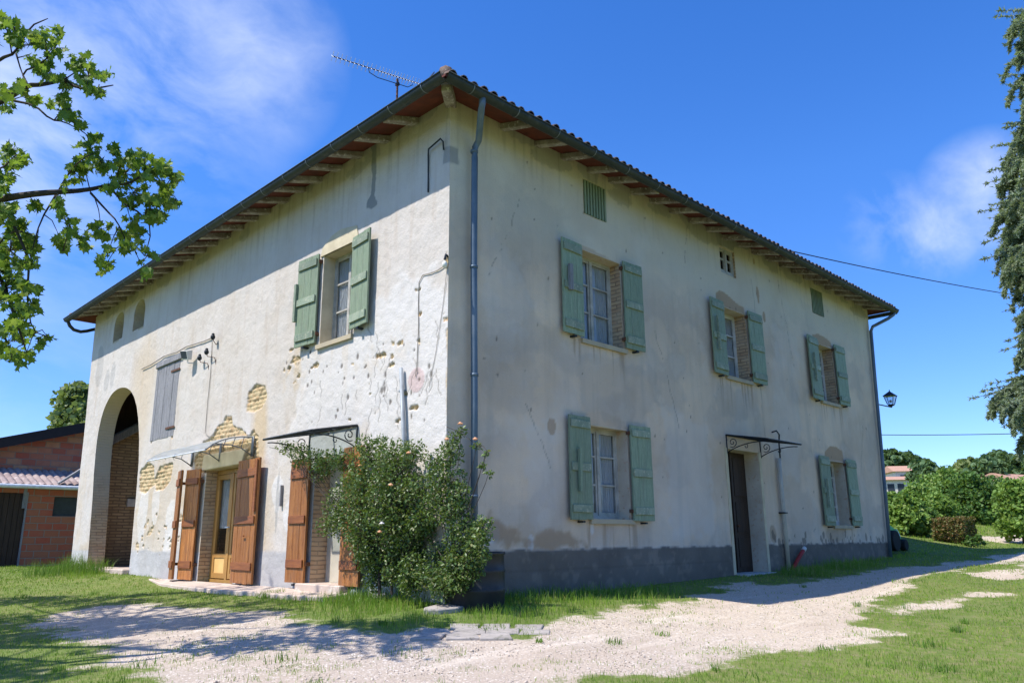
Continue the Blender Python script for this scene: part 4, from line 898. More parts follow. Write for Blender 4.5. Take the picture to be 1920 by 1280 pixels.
wire('iron_rod', PL, [(.50, .02, 5.33), (.50, .03, 5.98), (.46, .06, 6.05), (.14, .08, 6.10), (.10, .06, 6.04), (.13, .02, 5.92)], .014, 'iron', 'bent black iron rod high on the sunlit wall by the near corner', 'rod')
t = thing('bare_bulb', 'bare white bulb in a dark socket fixed at the near corner of the house', 'lamp', (-.06, .03, 3.9))
m = MB(PL); m.tube([(.03, -.05, 4.12), (.03, .03, 4.15), (.03, .05, 4.07)], .02, 6); m.build('socket', 'iron', t); m = MB(PL); m.ball((.03, .05, 3.99), .042, 10, (1, 1, 1.4)); m.build('globe', 'bulb', t, smooth=True)
u1_, z1_ = Lw(752, 690, .06); u2_, z2_ = Lw(760, 870, .06)
m = MB(PL); m.tube([(u1_, .06, z1_), (u2_, .06, 1.0), (u2_-.01, .06, -.8)], .032, 10); m.box(u1_-.05, u1_+.05, -.01, .06, 2.2, 2.23); tagp(m.build('conduit', 'grey_pipe', smooth=True), 'thin grey conduit rising from the rose bush up the sunlit wall', 'pipe')
m = MB(PL); u, z = Lw(527, 925, .03); m.box(u-.02, u+.02, .0, .05, z-.22, z+.15); tagp(m.build('wall_bar', 'grey_wood'), 'short grey bar on the wall between the two brown shuttered doors', 'bar')
# red corrugated hose beside the front door
m = MB(PR); pts = [(9.98, .02, -.80), (10.04, .06, -.66), (10.18, .10, -.50), (10.36, .12, -.36), (10.48, .13, -.28)]
m.tube(pts, .045, 10, 0); m.tube([(10.46, .13, -.295), (10.54, .132, -.235)], .05, 10, 1); tagp(m.build('hose', ['red_hose', 'white_paint'], smooth=True), 'red corrugated hose with a white end leaning out of the ground', 'hose')
# barrel at the corner
bx, by = Rw(893, 1080, .52)[0], -.52
t = thing('water_barrel', 'large black water barrel half hidden at the near corner of the house', 'barrel', (bx, by, -.95))
def lathe(c, prof, n=24): 
    rows_ = []
    for (r, z) in prof: rows_.append([(c[0]+r*math.cos(2*math.pi*k/n), c[1]+r*math.sin(2*math.pi*k/n), z) for k in range(n+1)])
    m = MB(); m.grid(rows_); return m
zb = -.93
m = lathe((bx, by), [(0, zb), (.34, zb), (.37, zb+.04), (.375, zb+.28), (.39, zb+.30), (.375, zb+.32), (.375, zb+.52), (.39, zb+.54), (.375, zb+.56), (.365, zb+.74), (.385, zb+.75), (.385, zb+.78), (.35, zb+.78), (.34, zb+.3), (0, zb+.3)]); m.build('drum', 'barrel', t, smooth=True)
m = lathe((bx, by), [(.34, zb+.6), (0, zb+.6)]); m.build('water', 'far_glass', t)

# stones, slabs and terrace
def pebble(px, py, r, mat, label, sq=(1, 1, .8)):
    x, y, z = GP(px, py); m = MB(); m.ball((x, y, z+r*sq[2]*.5), r, 12, sq, .07); tagp(m.build('stone', mat, smooth=True), label, 'stone', 'stones in front of the rose bush')
pebble(676, 1118, .17, 'blue_rock', 'bluish grey stone at the left end of the rose bed', (1.3, .8, .55))
pebble(706, 1114, .085, 'rock', 'smaller pale round stone, left of the pair under the rose bush')
pebble(721, 1117, .10, 'rock', 'larger pale round stone, right of the pair under the rose bush')
for k, (px, py, sx, sy, lab) in enumerate(((835, 1145, .55, .3, 'flat grey stone slab lying at the foot of the near corner'),)):
    x, y, z = GP(px, py); pts = [(x+sx*(.55+.1*random.random())*math.cos(a)*(1 if k else 1), y+sy*(.55+.12*random.random())*math.sin(a)) for a in np.linspace(0, 5.6, 8)]
    z = max(float(terrain(*p)) for p in pts); m = MB(); h_ = .06 if k == 0 else .012
    b0 = 0; m.v = [V(p[0], p[1], float(terrain(*p))-.05) for p in pts]+[V(p[0], p[1], float(terrain(*p))+h_) for p in pts]; n = len(pts)
    m.f = [tuple(range(n)), tuple(range(n, 2*n))]+[(i, (i+1) % n, n+(i+1) % n, n+i) for i in range(n)]; m.m = [0]*len(m.f)
    tagp(m.build('stone_slab', 'slab', bevel=.012), lab, 'slab')
pv = MB(); c0 = GP(900, 1184); ax_ = V(.72, -.69, 0); ay_ = V(.69, .72, 0)
for i in range(4):
    for j in range(3):
        if (i, j) in ((0, 2), (3, 0)): continue
        jx = [random.uniform(-.035, .035) for _ in range(8)]
        q = []
        for k_, (a, b_) in enumerate(((0, 0), (1, 0), (1, 1), (0, 1))):
            uu = (i-2+a)*.36+(.018 if a == 0 else -.018)+jx[k_]+.06*(j % 2); vv_ = (j-1.5+b_)*.34+(.018 if b_ == 0 else -.018)+jx[k_+4]
            p_ = V(c0[0], c0[1], 0)+ax_*uu+ay_*vv_; q.append(p_)
        tz = random.uniform(.008, .020); b0 = len(pv.v)
        pv.v += [V(p_[0], p_[1], float(terrain(p_[0], p_[1]))-.05) for p_ in q]+[V(p_[0], p_[1], float(terrain(p_[0], p_[1]))+tz) for p_ in q]
        for f_ in ((0, 3, 2, 1), (4, 5, 6, 7), (0, 1, 5, 4), (1, 2, 6, 5), (2, 3, 7, 6), (3, 0, 4, 7)): pv.f.append(tuple(b0+t_ for t_ in f_)); pv.m.append(0)
tagp(pv.build('paving', 'slab', bevel=.008), kind='structure')
pts = [(-.02, 2.1), (-.50, 2.2), (-.62, 3.3), (-.58, 4.3), (-.72, 5.2), (-.66, 6.4), (-.60, 7.4), (-.45, 8.6), (-.3, 9.6), (-.02, 9.9)]
m = MB(); n = len(pts); m.v = [V(p[0], p[1], -1.0) for p in pts]+[V(p[0], p[1], -.757 if p[0] > -.1 else max(-.80, float(terrain(p[0], p[1]))+.03)) for p in pts]; m.f = [tuple(range(n)), tuple(range(n, 2*n))]+[(i, (i+1) % n, n+(i+1) % n, n+i) for i in range(n)]; m.m = [0]*len(m.f)
tagp(m.build('terrace', 'pink_concrete', bevel=.015), kind='structure')

# power lines
def sag(A, B, s_, n=14): return [A+(B-A)*(k/n)-V(0, 0, 4*s_*(k/n)*(1-k/n)) for k in range(n+1)]
tagp(MB().tube(sag(sph(1480, 470, 21), sph(1990, 566, 34), .10), .014, 5).build('power_line', 'black_cable'), 'upper black cable running from behind the roof to the cedar', 'cable', 'overhead cables')
tagp(MB().tube(sag(sph(1500, 812, 70), sph(2050, 808, 70), .2), .03, 5).build('power_line', 'black_cable'), 'lower cable crossing the sky well below the lantern', 'cable', 'overhead cables')

# ================================================================== OUTBUILDING ON THE LEFT
shed = thing('outbuilding', 'red clay block outbuilding with a tiled lean-to and dark door', 'outbuilding', (-1, 24, -.8))
SY = 23.0
def PS(u, w, z): return V(u, SY-w, z)
def PG(u, w, z): return V(u, 24.8-w, z)
m = MB(PS); m.box(.32, 1.18, -.2, 0, -1.3, 2.05); m.box(1.18, 2.3, -.2, 0, -1.3, .95); m.box(1.18, 2.3, -.2, 0, 1.62, 2.05); m.box(2.3, 6, -.2, 0, -1.3, 2.05); m.box(-5, .32, -.2, 0, 1.72, 2.05); m.box(-5, -1.2, -.2, 0, -1.3, 1.72)
m.build('wall', 'clay_block', shed)
m = MB(PG); m.prism([(-7, -1.3), (6, -1.3), (6, 5.35), (-7, 1.35)], -.2, 0)
m.build('wall', 'pale_block', shed)
m = MB(PG)
def rk(u): return 3.67+.30*(u+.55)
m.hexa([(-7, -6, rk(-7)-.10), (6, -6, rk(6)-.10), (6, .5, rk(6)-.10), (-7, .5, rk(-7)-.10), (-7, -6, rk(-7)+.02), (6, -6, rk(6)+.02), (6, .5, rk(6)+.02), (-7, .5, rk(-7)+.02)])
m.hexa([(-7, .46, rk(-7)-.36), (6, .46, rk(6)-.36), (6, .5, rk(6)-.36), (-7, .5, rk(-7)-.36), (-7, .46, rk(-7)-.10), (6, .46, rk(6)-.10), (6, .5, rk(6)-.10), (-7, .5, rk(-7)-.10)])
m.build('roof', 'black_fascia', shed)
rows_ = []; n = 200
for i in range(7):
    f_ = i/6; rows_.append([(-5+9*k/n, .32-2.1*f_, 1.98+.68*f_+.045*abs(math.sin(math.pi*k/5))*1.3-.02*(i % 2)) for k in range(n+1)])
m = MB(PS); m.grid(rows_); m.build('lean_to_roof', 'fibro', shed)
m = MB(PS); m.tube([(-5, .40, 1.93), (4, .40, 1.93)], .075, 10); m.build('gutter', 'alu', shed)
m = MB(PS); m.hexa([(1.15, 0, 2.08), (1.25, 0, 2.08), (1.25, .3, 2.08), (1.15, .3, 2.08), (2.0, 0, 2.75), (2.1, 0, 2.75), (2.1, .3, 2.75), (2.0, .3, 2.75)]); m.build('barge_board', 'grey_wood', shed)
m = MB(PS); m.box(-1.2, .30, -.12, -.08, -.1, 1.72)
for k in range(9): m.box(-1.18+k*.165, -1.03+k*.165, -.08, -.05, -.75, 1.7)
m.build('door', 'dark_door', shed); m = MB(PS); m.box(.20, .30, -.02, .03, 1.2, 1.95); m.box(.30, .36, -.02, .02, -.9, 1.75); m.build('post', 'grey_wood', shed)
m = MB(PS); m.box(1.18, 2.3, -.14, -.1, .95, 1.62); m.build('window', 'dark_metal_sheet', shed)

# mower-like machine behind the far corner
x0, y0 = 18.3, .75; z0 = float(terrain(x0, y0))
t = thing('garden_tractor', 'green and white garden machine mostly hidden behind the far corner', 'machine', (x0, y0, z0))
m = MB(); m.hexa([(x0-.9, y0-.3, z0+.35), (x0+.1, y0-.28, z0+.30), (x0+.1, y0+.28, z0+.30), (x0-.9, y0+.3, z0+.35), (x0-.9, y0-.26, z0+.85), (x0-.05, y0-.22, z0+.62), (x0-.05, y0+.22, z0+.62), (x0-.9, y0+.26, z0+.85)]); m.build('hood', 'green_plastic', t, bevel=.05)
m = MB(); m.hexa([(x0-.05, y0-.26, z0+.40), (x0+.15, y0-.24, z0+.36), (x0+.15, y0+.24, z0+.36), (x0-.05, y0+.26, z0+.40), (x0-.05, y0-.22, z0+.64), (x0+.08, y0-.2, z0+.56), (x0+.08, y0+.2, z0+.56), (x0-.05, y0+.22, z0+.64)]); m.build('bumper', 'white_paint', t, bevel=.02)
for (wx, wy, r) in ((x0+.08, y0-.3, .17), (x0+.08, y0+.3, .17), (x0-.8, y0-.35, .3), (x0-.8, y0+.35, .3)):
    m = MB(); m.tube([(wx, wy-.09, z0+r), (wx, wy+.09, z0+r)], r, 18); m.build('wheel', 'black_rubber', t, bevel=.02)

# distant houses on the hill
def far_house(px, py_top, dist, w, d, h, rh, ang, label, wall='far_wall'):
    P = sph(px, py_top, dist); gz_ = float(terrain(P[0], P[1])); base = V(P[0], P[1], 0)
    ca, sa = math.cos(ang), math.sin(ang); Q = lambda u, w_, z: V(base[0]+u*ca-w_*sa, base[1]+u*sa+w_*ca, z)
    zt = P[2]-rh; t = thing('hill_house', label, 'house', (base[0], base[1], gz_), 'houses on the far hillside')
    m = MB(Q); m.box(-w/2, w/2, -d/2, d/2, gz_-3, zt); m.build('wall', wall, t)
    m = MB(Q); o = .5
    m.hexa([(-w/2-o, -d/2-o, zt), (w/2+o, -d/2-o, zt), (w/2+o, d/2+o, zt), (-w/2-o, d/2+o, zt), (-w/2-o, -.1, zt+rh), (w/2+o, -.1, zt+rh), (w/2+o, .1, zt+rh), (-w/2-o, .1, zt+rh)]); m.build('roof', 'far_roof', t)
    for s_ in (-1, 1):
        for uu in (-w*.3, 0, w*.3): m = MB(Q); m.box(uu-.5, uu+.5, s_*d/2-.06, s_*d/2+.06, zt-1.9, zt-.6); m.build('window', 'far_glass', t)
far_house(1702, 873, 150, 6, 5, 5, 1.1, -.9, 'taller white house with an orange roof on the hill beyond the lantern')
far_house(1676, 893, 140, 5, 5, 3, .7, -.9, 'low orange roof just left of the taller white house on the hill')
far_house(1888, 888, 120, 6, 5, 4, 1.0, -.3, 'pale gabled house on the hill by the right edge of the view')

# ================================================================== GROUND
main_g = gpoly([(860, 1180), (905, 1195), (985, 1196), (1040, 1178), (1090, 1164), (1180, 1146), (1270, 1130), (1330, 1112), (1400, 1100), (1500, 1092), (1600, 1078), (1700, 1064), (1800, 1052), (1935, 1034), (1935, 1046), (1850, 1058), (1780, 1070), (1720, 1082), (1690, 1096), (1640, 1110), (1600, 1124), (1640, 1150), (1600, 1170), (1680, 1180), (1600, 1196), (1500, 1212), (1400, 1226), (1300, 1238), (1200, 1250), (1120, 1262), (1010, 1275), (980, 1330), (330, 1330), (300, 1275), (190, 1245), (165, 1212), (120, 1175), (60, 1160), (180, 1136), (300, 1132), (470, 1146), (620, 1168), (720, 1182)])
strip2 = gpoly([(1660, 1140), (1760, 1124), (1850, 1110), (1880, 1112), (1800, 1128), (1720, 1146), (1640, 1162)])
strip3 = gpoly([(1835, 1072), (1880, 1064), (1935, 1056), (1935, 1082), (1880, 1086), (1840, 1082)])
farp = gpoly([(1842, 1009), (1880, 1004), (1935, 1001), (1935, 1018), (1890, 1017)])
doorp = gpoly([(1330, 1100), (1400, 1085), (1440, 1088), (1400, 1104)])
grassy = [gpoly(p) for p in ([(760, 1175), (830, 1185), (830, 1203), (760, 1200)],)]
def gravel(x, y, full=False):
    s = np.full(x.shape, -9.0)
    for poly, off in ((main_g, .12), (strip2, .0), (strip3, .05), (farp, .2), (doorp, .05)): s = np.maximum(s, sdpoly(x, y, poly)+off)
    n = fbm(x*.9, y*.9, 31); n2 = fbm(x*3.1, y*3.1, 33)
    v = s*1.6+(n-.5)*1.5+(n2-.5)*1.1
    # worn tufts inside the gravel
    hole = sstep(.56-.05*sstep(3, -1, x), .68, fbm(x*.8, y*1.3, 41)*.55+fbm(x*4, y*4, 42)*.45)*sstep(3.2, .6, s-1.2*sstep(2, 0, x))
    return (np.clip(sstep(-.55, .65, v)-.30*hole, 0, 1), hole) if full else np.clip(sstep(-.55, .65, v)-.30*hole, 0, 1)
def lines(lo, a, b, hi, st, gr):
    c = list(np.arange(a, b, st)); s_ = st; v = b
    while v < hi: c.append(v); s_ *= gr; v += s_
    c.append(hi); s_ = st*gr; v = a-s_
    pre = []
    while v > lo: pre.append(v); s_ *= gr; v -= s_
    pre.append(lo); return np.array(sorted(pre)+c)
gx = lines(-300, -9, 22, 900, .11, 1.09); gy = lines(-500, -10, 14, 900, .11, 1.09)
GX, GY = np.meshgrid(gx, gy, indexing='ij'); GZ = terrain(GX, GY)
GZ = GZ+(fbm(GX*3, GY*3, 51)-.5)*.025*(np.hypot(GX, GY) < 40)
nearm = (np.hypot(GX-2, GY) < 70); GM = np.zeros(GX.shape); GM[nearm] = gravel(GX[nearm], GY[nearm])
GZ -= .012*GM
idx = np.arange(GX.size).reshape(GX.shape)
fq = np.stack([idx[:-1, :-1], idx[1:, :-1], idx[1:, 1:], idx[:-1, 1:]], -1).reshape(-1, 4)
fg = (GM.ravel()[fq].mean(1) > .5)
def ground_mat():
    m, nt, b = new_mat('ground'); n = N(nt); p = n.geo(); g = n.attr('gr')
    vor = n.n('ShaderNodeTexVoronoi'); vor.inputs['Scale'].default_value = 58; n.l(p, vor.inputs['Vector'])
    vor2 = n.n('ShaderNodeTexVoronoi'); vor2.inputs['Scale'].default_value = 95; n.l(p, vor2.inputs['Vector'])
    sc_ = n.n('ShaderNodeSeparateColor'); n.l(vor.outputs['Color'], sc_.inputs[0])
    side = n.n('ShaderNodeMapRange'); spx = n.n('ShaderNodeSeparateXYZ'); n.l(p, spx.inputs[0]); n.l(n.math('ADD', spx.outputs[0], n.math('MULTIPLY', n.noise(p, .5, 4), 4.0)), side.inputs[0]); side.inputs[1].default_value = -.5; side.inputs[2].default_value = 3.5; ga = n.mix(side.outputs[0], (.40, .33, .265), (.53, .43, .315)); gb = n.mix(side.outputs[0], (.52, .44, .355), (.67, .565, .425)); c = n.mix(sc_.outputs[0], ga, gb); c = n.mix(n.ramp(sc_.outputs[1], .78, .95), c, (.36, .30, .25)); c = n.mix(n.ramp(sc_.outputs[2], .85, .97), c, (.78, .73, .66))
    c = n.mix(n.math('MULTIPLY', n.ramp(vor.outputs['Distance'], .35, .65), .35), c, (.42, .34, .27))
    c = n.mix(n.math('MULTIPLY', n.ramp(n.noise(p, 1.1, 4, .55, (.28, 1.5, 1)), .46, .62), .38), c, (.44, .35, .27)); c = n.mix(n.math('MULTIPLY', n.ramp(n.noise(p, 1.7, 4, .6, (.25, 1.6, 1)), .55, .70), .45), c, (.80, .70, .58))
    c = n.mix(n.math('MULTIPLY', n.ramp(n.noise(p, .7, 5, .6), .42, .62), .35), c, (.52, .42, .33))
    c = n.mix(n.math('MULTIPLY', n.ramp(n.noise(p, 2.6, 6, .7), .55, .7), .4), c, (.34, .28, .20))
    gcol = n.mix(n.ramp(n.noise(p, 1.3, 6, .65), .35, .65), (.115, .16, .035), (.18, .225, .055)); gcol = n.mix(n.ramp(n.noise(p, 7, 6, .7), .45, .65), gcol, (.24, .22, .10))
    gcol = n.mix(n.ramp(n.noise(p, .25, 3), .4, .65), gcol, n.mix(.5, gcol, (.13, .19, .05)))
    brk = n.ramp(n.math('ADD', g[0], n.math('MULTIPLY', n.math('SUBTRACT', n.noise(p, 8, 7, .8), .5), 1.5)), .35, .65)
    n.l(n.mix(brk, gcol, c), b.inputs['Base Color']); b.inputs['Roughness'].default_value = .95; b.inputs['Specular IOR Level'].default_value = .1
    h = n.math('ADD', n.math('MULTIPLY', vor.outputs['Distance'], -1.0), n.math('MULTIPLY', vor2.outputs['Distance'], -.5)); h = n.math('ADD', h, n.math('MULTIPLY', n.noise(p, 12, 6, .7), 1.2))
    n.bump(h, .5, .018, b); return m
gmat = ground_mat()
for nm, sel, lift in (('ground', ~fg, 0), ('gravel_path', fg, 0)):
    f = fq[sel]; uq, inv = np.unique(f, return_inverse=True)
    vv = np.stack([GX.ravel()[uq], GY.ravel()[uq], GZ.ravel()[uq]], 1)
    me = fast_mesh(nm, vv, inv.ravel().astype(np.int32), 4, gmat, smooth=True); a = GM.ravel()[uq]; set_attr(me, 'gr', np.stack([a, a, a], 1))
    o = link(nm, me, None, False); tagp(o, kind='structure')

def blades(name, X, Y, H, W, label, cat, mat='grass_blade', lean=.35, tone_s=0, dry=None):
    n = len(X); Z = terrain(X, Y)-.012
    az = rng.uniform(0, 2*math.pi, n); fc = rng.uniform(0, 2*math.pi, n); le = rng.normal(0, lean, n)
    sx = np.cos(az)*W; sy = np.sin(az)*W; dx = np.cos(fc)*H*le; dy = np.sin(fc)*H*le
    P0 = np.stack([X-sx, Y-sy, Z], 1); P1 = np.stack([X+sx, Y+sy, Z], 1)
    P2 = np.stack([X-sx*.8+dx*.35, Y-sy*.8+dy*.35, Z+H*.55], 1); P3 = np.stack([X+sx*.8+dx*.35, Y+sy*.8+dy*.35, Z+H*.55], 1); P4 = np.stack([X+dx, Y+dy, Z+H*(1-.3*abs(le))], 1)
    v = np.stack([P0, P1, P2, P3, P4], 1).reshape(-1, 3); b0 = (np.arange(n)*5)[:, None]
    l = (b0+np.array([0, 1, 3, 0, 3, 2, 2, 3, 4])[None, :]).ravel()
    t1 = np.clip(fbm(X*.8, Y*.8, 61+tone_s)*1.2-.1+rng.normal(0, .22, n), 0, 1); t2 = rng.random(n) if dry is None else np.clip(rng.random(n)+dry, 0, 1)
    me = fast_mesh(name, v, l, 3, MAT[mat], tone=np.repeat(np.stack([t1, t2, t1], 1), 5, 0))
    o = link(name, me, None, False); tagp(o, label, cat, None, 'stuff'); return o
NB = 520000
th = yaw+rng.uniform(-.78, .78, NB); rr = 5.0+48*rng.random(NB)**1.6
X = C[0]+rr*np.cos(th); Y = C[1]+rr*np.sin(th)
tall = np.zeros(NB)
T1 = gpoly([(500, 1128), (560, 1112), (650, 1104), (760, 1100), (830, 1120), (820, 1180), (770, 1186), (700, 1168), (600, 1150)]); T2 = gpoly([(858, 1150), (900, 1118), (1000, 1112), (1150, 1110), (1290, 1118), (1180, 1142), (1060, 1156), (960, 1176), (880, 1168)])
T3 = gpoly([(80, 1085), (100, 1060), (205, 1060), (205, 1080), (130, 1090)])
tall = np.maximum(tall, sstep(-.3, .5, sdpoly(X, Y, T1))*1.0); tall = np.maximum(tall, sstep(-.2, .4, sdpoly(X, Y, T2))*.75); tall = np.maximum(tall, sstep(-.2, .6, sdpoly(X, Y, T3)))
tall = np.maximum(tall, .8*sstep(20, 24, X)*sstep(-1, 2, Y)); 
edge_r = (Y < 0) & (Y > -.35) & (X > 9.2); tall = np.where(edge_r, np.maximum(tall, .6), tall)
gm, tuft = gravel(X, Y, True); clump = fbm(X*1.6, Y*1.6, 71); cl2 = fbm(X*5, Y*5, 72)
inhouse = (X > -.03) & (X < 16.4) & (Y > -.03) & (Y < 16.6) | ((X > -.55) & (X < 0) & (Y > 2.2) & (Y < 9.0)) | ((X > 7.7) & (X < 8.95) & (Y < 0) & (Y > -.25)) | (Y > 22.9) & (X < 6)
slab = np.hypot((X-GP(880, 1190)[0])/.55, (Y-GP(880, 1190)[1])/.45) < .95
cl3 = fbm(X*11, Y*11, 73, 2); dens = np.clip((1-gm)**1.4*sstep(.22, .45, clump*.6+cl2*.6)*(.35+1.1*cl3)+(.9*tuft*sstep(.42, .6, cl3)+.25*sstep(.52, .72, cl2*.6+clump*.4)*sstep(.5, .65, cl3))*gm+.008, 0, 1)
keep = (rng.random(NB) < dens) & ~inhouse & ~slab & (rr < 52)
H = (.022+.032*clump+.016*rng.random(NB))*(1+2.1*tall*sstep(.30, .62, clump+.12))*np.where(gm > .4, .75, 1)*(1+.010*np.maximum(rr-8, 0))
W = .0023*(rr/8)**.95
blades('grass', X[keep], Y[keep], H[keep]*rng.uniform(.6, 1.25, keep.sum()), W[keep], 'short patchy lawn grass with lusher tufts along the house', 'grass')
# rank weeds: by the arch, in the rose bed, at the downpipes, on the bank
wx = []; wy = []; wh = []
for (px, py, r, n, h) in ((120, 1075, .9, 700, .42), (150, 1068, .5, 500, .55), (185, 1074, .45, 400, .45), (740, 1120, .8, 900, .30), (690, 1128, .7, 600, .20), (800, 1125, .5, 450, .32), (850, 1115, .35, 200, .25), (900, 1128, .35, 200, .45), (960, 1128, .5, 350, .22), (1050, 1122, .5, 350, .22), (1160, 1116, .6, 300, .22), (1225, 1112, .5, 250, .22), (1510, 1078, .5, 300, .3), (1575, 1066, .6, 300, .3), (1600, 1062, .6, 250, .3), (510, 1118, .25, 260, .16), (420, 1118, .5, 90, .10), (560, 1125, .4, 120, .14), (650, 1122, .4, 150, .16)):
    x, y, z = GP(px, py); a = rng.uniform(0, 6.28, n); q = r*np.sqrt(rng.random(n)); xx = x+q*np.cos(a); yy = y+q*np.sin(a)
    ok = ~((xx > -.05) & (yy > -.05) & (xx < 16.4) & (yy < 16.5)); wx += list(xx[ok]); wy += list(yy[ok]); wh += list(h*rng.uniform(.35, 1.1, ok.sum()))
for k in range(190):
    th_ = yaw+rng.uniform(-.68, .68); r_ = 6+20*rng.random()**1.2; x = C[0]+r_*math.cos(th_); y = C[1]+r_*math.sin(th_)
    if (x > -.8 and y > -.2 and x < 16.8): continue
    if gravel(np.array([x]), np.array([y]))[0] > .75 and rng.random() < .7: continue
    n = int(rng.uniform(14, 60)); a = rng.uniform(0, 6.28, n); q = rng.uniform(.05, .22)*np.sqrt(rng.random(n)); wx += list(x+q*np.cos(a)); wy += list(y+q*np.sin(a)); wh += list(rng.uniform(.05, .13)*rng.uniform(.5, 1.1, n))
blades('weeds', np.array(wx), np.array(wy), np.array(wh), np.full(len(wx), .0042), 'rank grass and weed tufts along the walls and scattered over the lawn', 'weeds', 'weed_leaf', .4, 5)
# loose pebbles over the gravel
NP = 26000; th = yaw+rng.uniform(-.72, .72, NP); rr = 6.5+13*rng.random(NP)**1.3; X = C[0]+rr*np.cos(th); Y = C[1]+rr*np.sin(th); g_ = gravel(X, Y); k_ = (g_ > .55) & ~((X > 0) & (Y > 0)); X = X[k_]; Y = Y[k_]; n = len(X)
oc = np.array([(1, 0, 0), (0, 1, 0), (-1, 0, 0), (0, -1, 0), (0, 0, .8), (0, 0, -.6)]); s_ = rng.uniform(.004, .011, n)*(1+(rng.random(n) < .03)*1.2); a = rng.uniform(0, 6.28, n)
ct, st = np.cos(a)*s_, np.sin(a)*s_*1; v = oc[None]*np.ones((n, 1, 1))*rng.uniform(.7, 1.3, (n, 6, 1))
vx = v[..., 0]*ct[:, None]-v[..., 1]*st[:, None]; vy = v[..., 0]*st[:, None]+v[..., 1]*ct[:, None]; vz = v[..., 2]*s_[:, None]
v = np.stack([vx+X[:, None], vy+Y[:, None], vz+(terrain(X, Y)-.010)[:, None]], -1).reshape(-1, 3)
fc = np.array([0, 1, 4, 1, 2, 4, 2, 3, 4, 3, 0, 4, 1, 0, 5, 2, 1, 5, 3, 2, 5, 0, 3, 5]); l = ((np.arange(n)*6)[:, None]+fc[None]).ravel()
MAT['pebbles'] = mottled('pebbles', (.62, .52, .42), (.40, .33, .26), 60, .9, 0, lo=.4, hi=.6)
tagp(link('gravel', fast_mesh('gravel', v, l, 3, MAT['pebbles']), None, False), 'loose pale pebbles strewn over the drive', 'gravel', None, 'stuff')

# ================================================================== LEAVES
def nrm(a): return a/np.maximum(np.linalg.norm(a, axis=-1, keepdims=True), 1e-9)
SH_MAPLE = np.array([(0, -.08), (.16, -.16), (.34, -.26), (.30, -.02), (.62, .12), (.42, .26), (.52, .52), (.24, .46), (.14, .56), (0, .98), (-.14, .56), (-.24, .46), (-.52, .52), (-.42, .26), (-.62, .12), (-.30, -.02), (-.34, -.26), (-.16, -.16)])
SH_OVAL = np.array([(0, 0), (.24, .3), (.2, .7), (0, 1.0), (-.2, .7), (-.24, .3)])
SH_CLUMP = np.array([(.1, -.45), (.5, -.2), (.38, .3), (.05, .5), (-.42, .35), (-.48, -.2)])
SH_SPRIG = np.array([(0, -.5), (.28, -.15), (.12, .0), (.35, .3), (.05, .28), (-.05, .6), (-.15, .2), (-.38, .22), (-.16, -.08), (-.3, -.3)])
def leaves(name, P, size, shape, mat, parent=None, up=.4, droop=0.0, tone=None, cup=.12, label=None, dirn=None):
    n = len(P); k = len(shape); nv = nrm(rng.normal(0, 1, (n, 3))+V(0, 0, up)); t = rng.normal(0, 1, (n, 3))+V(0, 0, -droop)
    if dirn is not None: t = t+dirn
    t = nrm(t-nv*np.sum(t*nv, 1, keepdims=True)); bb = np.cross(nv, t); size = np.asarray(size)*np.ones(n)
    x = shape[:, 0][None, :, None]; y = shape[:, 1][None, :, None]; r = (abs(shape[:, 0]))[None, :, None]
    v = P[:, None]+size[:, None, None]*(bb[:, None]*x+t[:, None]*y+nv[:, None]*(r*cup*2-.15*y*y))
    c = P[:, None]+size[:, None, None]*(t[:, None]*float(shape[:, 1].mean()))
    v = np.concatenate([c, v], 1).reshape(-1, 3); b0 = (np.arange(n)*(k+1))[:, None]
    f = np.array([[0, 1+i, 1+(i+1) % k] for i in range(k)]).ravel(); l = (b0+f[None]).ravel()
    if tone is None: tone = np.stack([np.clip(rng.normal(.5, .3, n), 0, 1), rng.random(n), rng.random(n)], 1)
    me = fast_mesh(name, v, l, 3, MAT[mat], tone=np.repeat(tone, k+1, 0))
    return link(name, me, parent)
def crown_pts(c, rad, nclump, per, cr=.28, flat=.85, shell=.55, seed_low=-.6):
    c = V(*c); rad = V(*rad); P = []; tn = []
    d = nrm(rng.normal(0, 1, (nclump, 3))); d[:, 2] = np.where(d[:, 2] < seed_low, -d[:, 2], d[:, 2]); q = shell+(1-shell)*rng.random(nclump)**.6
    cc = c+d*rad*q[:, None]
    for k in range(nclump):
        R = rad.mean()*cr*rng.uniform(.6, 1.35); dd = nrm(rng.normal(0, 1, (per, 3))); rr = R*rng.random(per)**.45
        pp = cc[k]+dd*rr[:, None]*V(1, 1, flat); P.append(pp); tb = np.clip(.5+.22*rng.normal(), 0, 1); tn.append(np.stack([np.clip(tb+rng.normal(0, .2, per), 0, 1), rng.random(per), rng.random(per)], 1))
    return np.concatenate(P), np.concatenate(tn), cc
